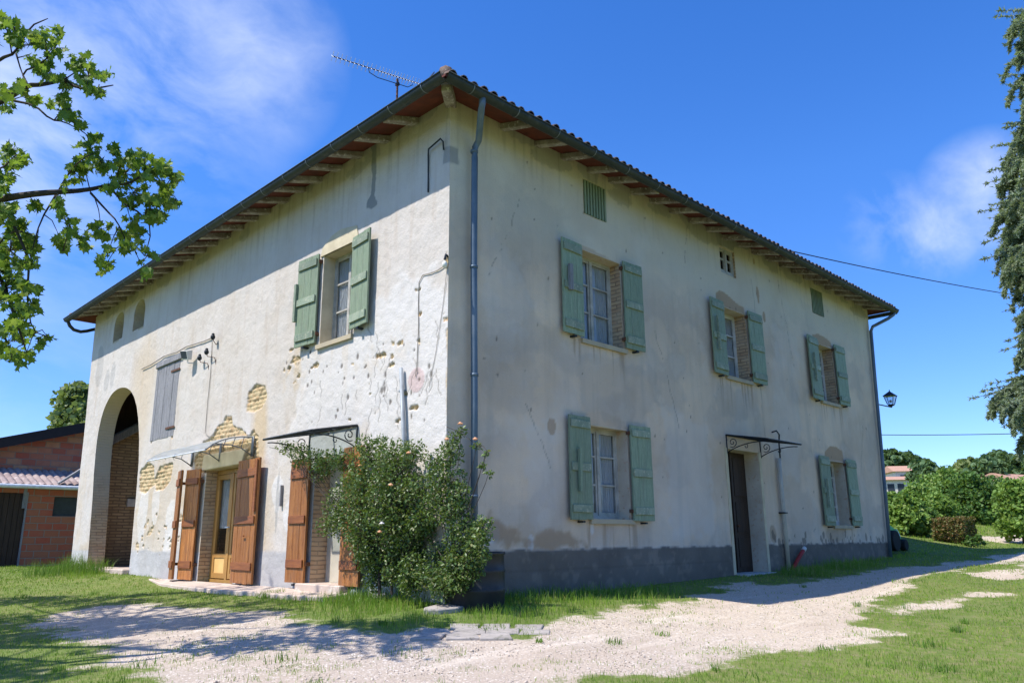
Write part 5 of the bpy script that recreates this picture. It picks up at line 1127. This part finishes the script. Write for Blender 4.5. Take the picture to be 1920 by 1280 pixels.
def tree(name, label, cat, px, ybase, ytop, dist, wpx, mat, size, nclump=60, per=60, trunk=True, group=None, depth=1.0, shape=SH_CLUMP, flat=.85, bark='bark', box=False):
    if dist is None: g3 = GP(px, ybase); dist = float(np.linalg.norm(V(*g3)-C)); print(name, px, 'dist', round(dist, 1))
    B = sph(px, ybase, dist); Tp = sph(px, ytop, dist); k = dist/F; gz_ = float(terrain(B[0], B[1])); zb_ = min(B[2], gz_); zt_ = Tp[2]
    w = wpx*k/2; lowf = .30 if trunk else .0; z0 = zb_+(zt_-zb_)*lowf; c = (B[0], B[1], (z0+zt_)/2); rad = (w, w*depth, (zt_-z0)/2*.92)
    t = thing(name, label, cat, (B[0], B[1], zb_), group)
    if box:
        n = nclump*per; u = rng.uniform(-1, 1, (n, 3)); ax = rng.integers(0, 3, n); 
        for i in range(3): s__ = ax == i; u[s__, i] = np.sign(u[s__, i])*rng.uniform(.75, 1.03, s__.sum())
        u[:, 0] *= 1-.22*np.clip(u[:, 2], -1, 1)**2; u[:, 2] *= 1-.20*np.abs(u[:, 0])**3; P = V(*c)+u*V(w*.74, w*.5, (zt_-zb_)/2)*(1+.30*(fbm(u[:, 0]*2+7, u[:, 1]*2+u[:, 2]*2, 3)[:, None]-.5)); tn = np.stack([rng.random(n), rng.random(n)*.75+.35*fbm(u[:, 0]*3+5, u[:, 2]*3+3, 5), rng.random(n)], 1); cc = P[:6]
    elif not trunk: P, tn, cc = crown_pts((B[0], B[1], zb_+.12*(zt_-zb_)), (w*.9, w*.9*depth, (zt_-zb_)*.74), nclump, per, flat=flat, seed_low=-.05, shell=.35)
    else: P, tn, cc = crown_pts(c, rad, nclump, per, flat=flat)
    leaves('crown', P, size*rng.uniform(.6, 1.3, len(P)), shape, mat, t, tone=tn)
    m = MB(); r0 = max(.05, w*.06)
    if trunk: m.tube([(B[0], B[1], zb_-.3), (B[0]+w*.05, B[1], (zb_+z0)/2), (c[0], c[1], z0+(zt_-z0)*.3), (c[0], c[1], zt_-(zt_-z0)*.25)], [r0*1.3, r0, r0*.8, r0*.3], 7)
    else:
        for i in range(3): m.tube([(B[0]+(i-1)*.1*w, B[1], zb_-.2), (B[0]+(i-1)*.3*w, B[1], (zb_+zt_)/2)], [r0*.5, r0*.3], 5)
    for i in range(min(10, len(cc))):
        q = cc[i]; m.tube([(c[0], c[1], z0+(zt_-z0)*.1*(i % 4)), tuple((V(*c)+q)/2+V(0, 0, .05*w)), tuple(q)], [r0*.45, r0*.3, r0*.12], 5)
    m.build('trunk' if trunk else 'stem', bark, t); return t
# right hand hedge line and bank
G1 = 'shrubs along the field edge behind the drive'
tree('shrub', 'dark green shrub just right of the lower house corner at the edge of the bank', 'shrub', 1716, 992, 930, None, 70, 'dark_bush_leaf', .085, 40, 80, False)
tree('clipped_hedge', 'low clipped reddish brown hedge block on the grass bank', 'hedge', 1793, 1016, 969, None, 92, 'hedge_leaf', .055, 60, 110, False, box=True)
tree('shrub', 'small leafy sprout at the right foot of the clipped hedge', 'shrub', 1826, 1024, 996, None, 34, 'dark_bush_leaf', .06, 16, 50, False)
for i, (px, yb, yt, d, w, mt, lab) in enumerate((
        (1672, 960, 916, 34, 70, 'bush_leaf', 'bushy shrub rising directly behind the far corner of the house'), (1730, 955, 897, 38, 90, 'bush_leaf', 'mid green shrub below the orange roofed houses'),
        (1775, 952, 862, 42, 120, 'bush_leaf', 'tallest rounded bright shrub in the middle of the hedge line'), (1830, 955, 868, 40, 110, 'dark_bush_leaf', 'dark leaved shrub right of the tallest one in the hedge line'),
        (1868, 958, 886, 43, 90, 'dark_bush_leaf', 'darkest low shrub under the pale gabled house'), (1912, 962, 868, 33, 84, 'bush_leaf', 'vivid green shrub cut by the right edge of the view'),
        (1700, 972, 920, 31, 70, 'bush_leaf', 'loose light green shrub in front of the hedge line near the house'), (1760, 965, 920, 35, 80, 'bush_leaf', 'low spreading shrub right behind the clipped hedge'))):
    tree('shrub', lab, 'shrub', px, yb, yt, d, w, mt, .11, 110, 95, False, G1, depth=.8)
G2 = 'trees on the far hillside'
for i, (px, yb, yt, d, w, mt, lab) in enumerate((
        (1672, 905, 843, 165, 50, 'far_leaf', 'rounded tree on the hill touching the edge of the house'), (1702, 880, 846, 175, 42, 'far_leaf', 'dark umbrella shaped tree above the white hillside house'),
        (1742, 900, 862, 130, 60, 'far_leaf', 'low tree on the hill right of the white hillside house'), (1850, 900, 856, 120, 60, 'far_leaf', 'mid height tree on the hill left of the tallest far tree'),
        (1882, 890, 845, 150, 44, 'far_leaf', 'tallest far tree standing above the pale gabled house'), (1920, 890, 853, 150, 50, 'far_leaf', 'far tree at the very right edge of the view'),
        (1815, 890, 860, 170, 36, 'pale_leaf', 'pale thin crowned tree on the far skyline'))):
    tree('hill_tree', lab, 'tree', px, yb, yt, d, w, mt, .85 if d > 140 else .6, 36, 50, True, G2)
# woodland on the hill, uncountable
P = []; 
for k in range(900):
    d = rng.uniform(170, 300); a = yaw-rng.uniform(.35, 1.1) if k % 4 else yaw+rng.uniform(.5, 1.0); x = C[0]+d*math.cos(a); y = C[1]+d*math.sin(a); z = float(terrain(x, y)); h = rng.uniform(1.5, 4.0)
    dd = nrm(rng.normal(0, 1, (26, 3)))*rng.uniform(.4, 1, (26, 1)); P.append(V(x, y, z+h*.4)+dd*V(3.2, 3.2, h*.7))
tagp(leaves('woods', np.concatenate(P), 1.1, SH_CLUMP, 'far_leaf'), 'low dark woodland covering the far hill', 'woods', None, 'stuff')
tree('tree', 'light green tree behind the outbuilding roof left of the house', 'tree', 148, 960, 702, 48, 112, 'pale_leaf', .24, 90, 90, True, None, bark='pale_bark')

# --- maple on the left, trunk outside the view
mt = thing('maple_tree', 'maple whose bright leafy branches reach into the sky at left', 'tree', (-7.6, 4.4, -1.25))
TB = V(-7.6, 4.4, -1.3)
m = MB(); m.tube([TB, TB+V(.05, 0, 1.5), TB+V(-.1, .1, 3.2), TB+V(.1, .3, 5.5), TB+V(-.1, .6, 8.5)], [.30, .24, .21, .15, .06], 12); m.build('trunk', 'bark', mt, smooth=True)
DM = 9.6
def bp(px, py, dj=0): return sph(px, py, DM+dj)
br = [([(-420, 560), (-200, 420), (0, 374), (50, 365), (105, 360), (160, 357), (205, 347)], .050, .018), ([(205, 347), (240, 345), (265, 330), (290, 335), (310, 350)], .016, .005), ([(170, 362), (200, 395), (220, 415), (235, 450)], .014, .004), ([(205, 350), (235, 385), (265, 400), (285, 430), (272, 480)], .014, .004),
      ([(105, 362), (115, 395), (130, 430), (118, 470)], .012, .004), ([(105, 365), (75, 415), (60, 470)], .012, .004), ([(110, 358), (125, 330), (150, 300), (180, 285)], .012, .004), ([(215, 345), (225, 310), (240, 290)], .010, .004),
      ([(-380, 420), (-150, 260), (0, 192), (30, 175), (52, 160), (80, 159), (120, 150), (145, 165), (175, 167), (212, 160)], .040, .006), ([(20, 188), (65, 197), (95, 225), (120, 228), (152, 245)], .014, .004), ([(-100, 180), (0, 110), (30, 100), (55, 50), (90, 35)], .022, .004), ([(30, 100), (40, 135), (52, 158)], .010, .004), ([(52, 160), (40, 135), (80, 120), (110, 80), (118, 62)], .011, .004), ([(120, 150), (150, 130), (160, 118)], .008, .003),
      ([(0, 374), (35, 440), (55, 490), (50, 560), (60, 620), (90, 632)], .018, .004), ([(-420, 700), (-200, 560), (-20, 480), (10, 540), (30, 600), (50, 660)], .04, .005), ([(-20, 480), (20, 430), (60, 440)], .014, .004), ([(-200, 420), (-60, 330), (0, 320), (30, 290)], .022, .004)]
ends = []; m = MB()
for pts, r0, r1 in br:
    P3 = [bp(x, y, .25*math.sin(i*1.7+r0*90)+(0 if x > -100 else .8)) for i, (x, y) in enumerate(pts)]
    q = [P3[0]]
    for a, b_ in zip(P3[:-1], P3[1:]): q += [a*.75+b_*.25, a*.25+b_*.75]
    q.append(P3[-1]); L_ = len(q); m.tube(q, [r0+(r1-r0)*i/(L_-1) for i in range(L_)], 7); ends += q
for s_, r in ((0, .05), (8, .04), (15, .04), (10, .025)):
    a = bp(*br[s_][0][0], .8 if br[s_][0][0][0] < -100 else 0); z_ = min(a[2], 7); m.tube([TB+V(0, .2, z_-.4), (TB+V(0, .2, z_)+a)/2+V(0, 0, .2), a], [.10, .07, r], 8)
ends = np.array(ends)
blobs = [(5, 40, 18), (25, 50, 20), (55, 85, 22), (80, 60, 13), (112, 66, 13), (70, 115, 18), (100, 90, 16), (92, 130, 20), (120, 150, 18), (150, 112, 20), (165, 142, 24), (195, 140, 14), (185, 168, 14), (20, 165, 18), (42, 168, 14), (60, 190, 12), (110, 190, 18), (130, 202, 18), (142, 225, 12), (150, 238, 10), (8, 190, 16),
         (20, 285, 20), (38, 300, 16), (12, 330, 22), (8, 355, 14), (62, 376, 12), (170, 275, 22), (190, 300, 22), (150, 305, 20), (140, 325, 16), (120, 345, 12), (215, 292, 18), (250, 290, 18), (235, 325, 28), (270, 312, 24), (300, 322, 26), (325, 340, 20), (312, 365, 24), (330, 372, 12), (250, 360, 26), (280, 390, 26), (300, 402, 18), (212, 352, 16), (120, 380, 14), (130, 422, 20), (110, 440, 14), (150, 445, 12), (160, 460, 10), (190, 430, 20), (220, 440, 20), (200, 480, 18), (195, 502, 12), (240, 470, 16), (265, 442, 18), (276, 480, 14), (270, 508, 12), (245, 412, 14), (120, 472, 10),
         (10, 400, 28), (40, 435, 22), (70, 450, 16), (20, 470, 32), (60, 490, 18), (10, 540, 32), (50, 530, 22), (25, 590, 32), (60, 570, 12), (15, 640, 28), (40, 620, 18), (70, 640, 10), (50, 660, 14), (88, 630, 7), (20, 672, 16), (5, 500, 30)]
P = []; SZ = []
for (x, y, r) in blobs:
    n = int(4+r*r*.125); dj = rng.uniform(-.5, .5); cpt = bp(x, y, dj)
    nk = max(2, n//9); ka = rng.uniform(0, 6.28, nk); kq = r*1.05*rng.random(nk)**.5; kk = rng.integers(0, nk, n); ox = kq[kk]*np.cos(ka[kk])+rng.normal(0, 4.2, n); oy = kq[kk]*np.sin(ka[kk])+rng.normal(0, 4.2, n); a = np.arctan2(oy, ox); q = np.hypot(ox, oy); pz = np.array([bp(x+q[i]*math.cos(a[i]), y+q[i]*math.sin(a[i])*.95, dj+rng.normal(0, .22)) for i in range(n)]); P.append(pz)
    e_ = ends[np.argmin(np.linalg.norm(ends-cpt, axis=1))]; m.tube([e_, (e_+cpt)/2+V(0, 0, .05), cpt], [.007, .005, .003], 5)
    for i in range(0, n, 4): m.tube([cpt, pz[i]], [.003, .002], 4)
P = np.concatenate(P)
vis = leaves('foliage', P, .074*rng.uniform(.55, 1.35, len(P)), SH_MAPLE, 'maple_leaf', mt, up=.5, droop=.9)
Q, tn, cc = crown_pts((-8.3, 5.6, 6.4), (3.2, 4.4, 2.8), 26, 60, cr=.19, shell=.35)
fx, fy, fz = proj(Q); SR = []
for (px, py, rr_) in ((20, 1128, .8), (80, 1124, .7), (140, 1128, .7), (190, 1135, .5), (260, 1116, .45), (330, 1112, .35), (30, 1165, .8), (100, 1172, .8), (170, 1168, .7), (240, 1165, .7), (310, 1168, .6), (380, 1166, .5), (430, 1162, .35), (210, 1185, .5), (130, 1190, .6), (60, 1195, .6), (580, 1168, .25), (620, 1172, .3), (680, 1180, .25), (760, 1182, .2), (20, 1262, .4), (80, 1268, .35), (-60, 1160, .9), (-80, 1210, .8), (-40, 1250, .6)):
    g3 = V(*GP(px, py)) if px >= 0 else V(*GP(0, py))+V(px*.006, -px*.004, 0); hh = 5.6+1.8*rng.random(); S0 = g3+V(-.522, .197, .83)/.83*hh
    fx_, fy_, fz_ = proj(S0); m_ = int(420*rr_**1.5)+20; dd = nrm(rng.normal(0, 1, (m_, 3)))*rng.random((m_, 1))**.4*rr_*V(1, 1, .6); SR.append(S0+dd); cc = np.vstack([cc, S0[None]])
Q = np.concatenate([Q]+SR); fx, fy, fz = proj(Q)
ok = ~((fz > 0) & (fx > -15) & (fx < 2400) & (fy > -400) & (fy < 1500)); Q = Q[ok]
for i in range(0, len(cc), 2):
    fx, fy, fz = proj(cc[i])
    if not (fz[0] > 0 and fx[0] > -30): m.tube([TB+V(0, .3, 3+5*rng.random()), (TB+V(0, .3, 7)+cc[i])/2, cc[i]], [.05, .03, .01], 5)
m.build('branches', 'bark', mt, smooth=True)
leaves('crown', Q, .13*rng.uniform(.7, 1.3, len(Q)), SH_MAPLE, 'maple_leaf', mt, up=.6, droop=.7)

# --- cedar on the right, trunk outside the view
ct_ = thing('cedar_tree', 'tall blue green cedar with drooping branches down the right edge', 'tree', (9.9, -9.0, -1.6))
TC = V(9.9, -9.0, -1.7); m = MB(); m.tube([TC, TC+V(0, 0, 5), TC+V(.1, 0, 11), TC+V(0, .1, 17), TC+V(0, 0, 21)], [.42, .34, .26, .14, .03], 12); m.build('trunk', 'bark', ct_, smooth=True)
m = MB(); TP = []; TD = []
def twig(A, D, L_, r, lev):
    n = max(3, int(L_/.09)); pts = [A]; d = nrm(D)
    for i in range(n): d = nrm(d+V(0, 0, -.16 if lev else -.05)+rng.normal(0, .07, 3)); pts.append(pts[-1]+d*L_/n)
    m.tube(pts, [r*(1-.8*i/n) for i in range(n+1)], 4)
    for i in range(1, n+1):
        for j in range(9 if lev else 5): tt = rng.random(); TP.append(pts[i-1]*(1-tt)+pts[i]*tt); TD.append(nrm(pts[i]-pts[i-1]))
        if lev < 2 and rng.random() < (.80 if lev == 0 else .55):
            s_ = nrm(np.cross(d, V(0, 0, 1.0)))*rng.choice([-1, 1]); twig(pts[i], d*.6+s_*.8+V(0, 0, -.35 if lev == 0 else -.6), L_*(.36 if lev == 0 else .5)*rng.uniform(.6, 1.25)*(1-.35*i/n), r*.5, lev+1)
tips = [(1862, 32, 0), (1885, 70, .5), (1905, 100, -.4), (1872, 142, 0), (1893, 185, .6), (1880, 232, 0), (1905, 262, -.5), (1850, 322, 0), (1872, 300, .6), (1885, 370, -.4), (1836, 398, 0), (1850, 440, .6), (1842, 486, 0), (1868, 470, -.6), (1870, 540, .4), (1888, 520, -.3), (1895, 600, 0), (1885, 640, .5), (1908, 660, 0), (1900, 690, .3), (1818, 748, 0), (1848, 722, .4), (1862, 770, 0), (1885, 760, -.4), (1905, 740, .3), (1900, 20, .8), (1915, 150, .8), (1910, 400, .9), (1915, 330, .9), (1912, 480, .9), (1918, 560, .7), (1892, 120, 0), (1900, 210, .3), (1890, 290, .2), (1868, 350, .3), (1862, 420, .2), (1875, 505, 0), (1868, 455, .5), (1900, 60, .2), (1905, 300, 0), (1900, 360, .4), (1895, 430, .1), (1905, 530, 0), (1880, 240, .5), (1870, 735, .2), (1890, 780, .1), (1905, 620, .4), (1910, 800, .3), (1858, 385, -.3), (1885, 560, .2), (1880, 85, .3), (1868, 20, .2), (1890, 160, -.3), (1862, 275, .2), (1842, 345, .3), (1852, 410, -.2), (1845, 455, .2), (1858, 510, .4), (1878, 585, .3), (1872, 660, .2), (1835, 735, .3), (1850, 760, -.3), (1878, 800, .2), (1895, 40, 0), (1898, 250, .2), (1895, 340, 0), (1895, 400, .3), (1898, 480, .1), (1902, 570, .2), (1890, 700, .5)]
for (x, y, dj) in tips:
    tip = sph(x, y, 13.2+dj); base = V(TC[0], TC[1], tip[2]+rng.uniform(.2, 1.0)); L_ = np.linalg.norm(tip-base); n = 9
    pts = [base+(tip-base)*(k/n)+V(0, 0, .32*math.sin(math.pi*k/n)) for k in range(n+1)]; m.tube(pts, [.035*(1-.93*k/n) for k in range(n+1)], 5)
    for k in range(3, n):
        for sg in (-1, 1, -1, 1):
            if rng.random() < .9:
                d = nrm(pts[k+1]-pts[k]); s_ = nrm(np.cross(d, V(0, 0, 1.0)))*sg; twig(pts[k], d*.9+s_*.5+V(0, 0, -.30), rng.uniform(.35, .8)*(1-.05*(k-3)), .010, 1)
    for k in range(3, n+1):
        for j in range(16): tt = rng.random(); TP.append(pts[k-1]*(1-tt)+pts[k]*tt); TD.append(nrm(pts[k]-pts[k-1]))
    twig(pts[n-1], pts[n]-pts[n-1], .38, .008, 1)
for k in range(60):                        # inner and outer sprays beyond the edge of the view
    z_ = rng.uniform(1.5, 17); a = rng.uniform(0, 6.28); Rr = 3.4*(1-z_/24)*rng.uniform(.7, 1); tip = V(TC[0]+Rr*math.cos(a), TC[1]+Rr*math.sin(a), z_); fx, fy, fz = proj(tip)
    if fz[0] > 0 and fx[0] < 2010: continue
    base = V(TC[0], TC[1], z_+.5); pts = [base+(tip-base)*(i/6)+V(0, 0, .3*math.sin(math.pi*i/6)) for i in range(7)]; m.tube(pts, [.05*(1-.9*i/6) for i in range(7)], 5)
    for i in (3, 4, 5): twig(pts[i], V(math.cos(a+rng.choice([-1, 1])), math.sin(a), -.3), .6, .01, 1)
m.build('branches', 'bark', ct_)
TP = np.array(TP); TD = np.array(TD); K = 6; P = np.repeat(TP, K, 0)+rng.normal(0, .010, (len(TP)*K, 3)); n = len(P)
d = nrm(np.repeat(TD, K, 0)*.8+rng.normal(0, .8, (n, 3))); s_ = nrm(np.cross(d, rng.normal(0, 1, (n, 3)))); Ln = rng.uniform(.035, .07, n)[:, None]; Wn = .011
v = np.stack([P-s_*Wn, P+s_*Wn, P+d*Ln], 1).reshape(-1, 3); tb = np.repeat(np.clip(rng.normal(.5, .3, len(TP)), 0, 1), K)
link('needles', fast_mesh('needles', v, np.arange(n*3), 3, MAT['cedar_leaf'], tone=np.repeat(np.stack([tb, rng.random(n), tb], 1), 3, 0)), ct_)
print('cedar tufts', len(TP))

# --- climbing rose at the corner
rb = thing('rose_bush', 'sprawling climbing rose bush with a few peach blooms at the near corner', 'bush', (-.55, 1.6, -.85))
def wp(px, py, w): a_, z_ = Lw(px, py, w); return V(-w, a_, z_)
RB = [(530, 838, 12, .5), (545, 842, 16, .5), (566, 852, 20, .5), (592, 860, 18, .5), (614, 868, 22, .45), (642, 862, 20, .45), (600, 884, 18, .5), (560, 868, 10, .5), (690, 838, 24, .4), (718, 828, 14, .35), (700, 870, 36, .45), (740, 855, 28, .4), (775, 850, 26, .4), (740, 900, 42, .5), (690, 915, 42, .55), (660, 905, 26, .5), (640, 945, 30, .6), (690, 960, 45, .6), (740, 950, 45, .55), (785, 920, 34, .45), (820, 870, 26, .35), (845, 850, 24, .3), (850, 825, 16, .3), (838, 900, 32, .4), (862, 925, 22, .4), (825, 945, 34, .45), (855, 965, 26, .45), (868, 945, 14, .4), (615, 985, 20, .6), (640, 980, 24, .6), (700, 1000, 40, .6), (750, 990, 40, .55), (790, 975, 26, .5), (670, 1010, 20, .6), (740, 1040, 26, .5), (710, 1050, 22, .5),
      (880, 1000, 24, .4), (880, 1065, 22, .45), (850, 1085, 18, .5), (905, 1010, 14, .6), (690, 1030, 26, .15), (720, 1065, 24, .15), (775, 1035, 26, .15), (820, 1040, 24, .15), (800, 990, 24, .15), (850, 1070, 22, .2), (760, 1085, 18, .4), (700, 1090, 16, .45), (735, 1075, 20, .6), (690, 1050, 22, .55), (775, 1060, 22, .6), (815, 1085, 20, .6), (860, 1090, 18, .55),  (905, 985, 16, .45), (860, 1010, 24, .4), (890, 1030, 18, .5), (855, 1050, 20, .5), (800, 1080, 22, .6), (830, 1100, 22, .6), (770, 1095, 18, .6), (905, 1040, 12, .6), (770, 1010, 20, .5), (865, 808, 10, .3), (895, 835, 8, .35), (912, 850, 7, .35), (905, 875, 7, .35), (918, 888, 6, .35)]
P = []; m = MB(); base = V(-.5, 1.55, -.9); bases = [wp(735, 1100, .30), wp(762, 1100, .28), wp(712, 1100, .32), wp(850, 1106, .25)]
for i, (x, y, r, w) in enumerate(RB):
    w = w*.62+.03; r = r*rng.uniform(.85, 1.12); n = int(8+r*r*(.78 if y < 1020 else 1.0)*(1.0 if r > 15 else .8)); cpt = wp(x, y, w); k = np.linalg.norm(cpt-C)/F
    dd = nrm(rng.normal(0, 1, (n, 3)))*(rng.random((n, 1))**.42)*r*k*1.15; dd[:, 0] *= 1.1; pp = cpt+dd; pp[:, 0] = np.where((pp[:, 1] > 0), np.minimum(pp[:, 0], -.02), pp[:, 0]); P.append(pp)
    b_ = bases[0 if x < 740 else (1 if x < 800 else 3)]; mid = (b_+cpt)/2+V(-.05, 0, .12); m.tube([b_, b_*.7+mid*.3+V(0, 0, .15), mid, cpt*.8+mid*.2, cpt+V(0, 0, .05)], [.010, .008, .006, .004, .002], 5)
    for q in range(0, n, 30): m.tube([cpt, pp[q]], [.004, .002], 4)
for b_ in bases[:3]: m.tube([b_+V(0, 0, -.1), b_+V(0, .05, .5), b_+V(0, .1*rng.normal(), 1.2)], [.024, .020, .012], 7)
for (a, c_) in (((838, 800), (895, 835)), ((895, 835), (918, 850)), ((912, 850), (905, 885)), ((505, 838), (560, 860)), ((870, 1105), (862, 1070))): m.tube([wp(*a, .35), (wp(*a, .35)+wp(*c_, .35))/2+V(0, 0, .04), wp(*c_, .35)], .004, 4)
m.build('stems', 'bark', rb)
P = np.concatenate(P); leaves('foliage', P, .048*rng.uniform(.6, 1.3, len(P)), SH_OVAL, 'rose_leaf', rb, up=.9, droop=.2)
for (x, y, mt_) in ((863, 793, 'rose_petal'), (891, 822, 'rose_petal'), (766, 848, 'rose_petal'), (716, 980, 'white_petal'), (733, 908, 'rose_petal'), (675, 872, 'rose_petal'), (838, 822, 'rose_petal'), (712, 996, 'rose_petal')):
    c_ = wp(x, y, .5 if y < 880 else .78); m = MB(); 
    m.ball(c_, .020, 8, (1, 1, .9), .2)
    for a in np.linspace(0, 5.2, 6): m.ball(c_+V(.020*math.cos(a), .020*math.sin(a), -.006+.01*math.sin(a*3)), .016, 6, (1, 1, .6), .3)
    m.build('rose_bloom', mt_, rb, smooth=True)

# ================================================================== SKY, SUN, RENDER
D = V(.522, -.197, -.83); D /= np.linalg.norm(D)
sl = bpy.data.lights.new('sun', 'SUN'); sl.energy = 4.2; sl.angle = math.radians(.53); sl.color = (1.0, .955, .88)
so = bpy.data.objects.new('sun', sl); col.objects.link(so); so.rotation_euler = Vector(D).to_track_quat('-Z', 'Y').to_euler(); so.location = (-20, 10, 40)
elev = math.asin(-D[2]); az = math.atan2(-D[0], -D[1])     # clockwise from +Y
w = bpy.data.worlds.new('World'); sc.world = w; w.use_nodes = True; nt = w.node_tree; n = N(nt); bg = nt.nodes['Background']
sky = n.n('ShaderNodeTexSky', sky_type='NISHITA'); sky.sun_disc = False; sky.sun_elevation = elev; sky.sun_rotation = az; sky.altitude = 200; sky.air_density = .9; sky.dust_density = .25; sky.ozone_density = 2.2
hs = n.n('ShaderNodeHueSaturation'); hs.inputs['Saturation'].default_value = 1.34; hs.inputs['Value'].default_value = 1.2; hs.inputs['Hue'].default_value = .513; n.l(sky.outputs[0], hs.inputs['Color']); tcs = n.n('ShaderNodeTexCoord').outputs['Generated']; sz = n.n('ShaderNodeSeparateXYZ'); n.l(tcs, sz.inputs[0]); lowsky = n.mix(n.ramp(sz.outputs[2], .0, .42), (.50, .60, .78), (1.0, 1.0, 1.0)); skyc = n.mix(1.0, hs.outputs[0], lowsky, 'MULTIPLY')
tc = n.n('ShaderNodeTexCoord').outputs['Generated']
def cloud(px, py, k0, k1):
    d_ = nrm(ray(px, py)); dp = n.n('ShaderNodeVectorMath', operation='DOT_PRODUCT'); n.l(tc, dp.inputs[0]); dp.inputs[1].default_value = tuple(d_); return n.ramp(dp.outputs['Value'], math.cos(math.radians(k1)), math.cos(math.radians(k0)))
def addm(a, b_): return n.math('MAXIMUM', a, b_)
mask = addm(addm(cloud(150, 60, 2, 15), n.math('MULTIPLY', cloud(20, 260, 1, 11), 1.25)), addm(n.math('MULTIPLY', cloud(430, 100, 0, 8), .8), addm(n.math('MULTIPLY', cloud(1670, 420, 0, 3.6), .6), addm(n.math('MULTIPLY', cloud(1765, 430, 0, 3.6), .95), n.math('MULTIPLY', cloud(1850, 370, 0, 4.5), .9)))))
mask = addm(mask, n.math('MULTIPLY', cloud(480, 165, 0, 5), .6)); mask = addm(mask, n.math('MULTIPLY', cloud(-900, 300, 5, 30), .7))
wn = n.n('ShaderNodeTexNoise'); wn.inputs['Scale'].default_value = 3.5; wn.inputs['Detail'].default_value = 3; n.l(tc, wn.inputs['Vector'])
vm = n.n('ShaderNodeVectorMath', operation='MULTIPLY_ADD'); n.l(wn.outputs['Color'], vm.inputs[0]); vm.inputs[1].default_value = (.14, .14, .14); n.l(tc, vm.inputs[2])
cn = n.noise(vm.outputs[0], 4.2, 9, .58, (1.0, 2.4, 2.4)); cn2 = n.noise(vm.outputs[0], 1.7, 4, .5)
cl = n.ramp(n.math('ADD', n.math('MULTIPLY', cn, .7), n.math('MULTIPLY', cn2, .3)), .43, .66)
cf_ = n.math('MULTIPLY', n.math('MULTIPLY', cl, mask), .62)
cm = n.mix(cf_, skyc, (4.4, 4.8, 5.6)); n.l(cm, bg.inputs['Color']); bg.inputs['Strength'].default_value = .15
sc.view_settings.view_transform = 'Standard'; sc.view_settings.look = 'None'; sc.view_settings.exposure = .62; sc.view_settings.gamma = 1.0
sc.cycles.max_bounces = 6; sc.cycles.diffuse_bounces = 3; sc.cycles.glossy_bounces = 3; sc.cycles.transparent_max_bounces = 12; sc.cycles.transmission_bounces = 4
sc.cycles.use_denoising = True; sc.cycles.caustics_reflective = False; sc.cycles.caustics_refractive = False
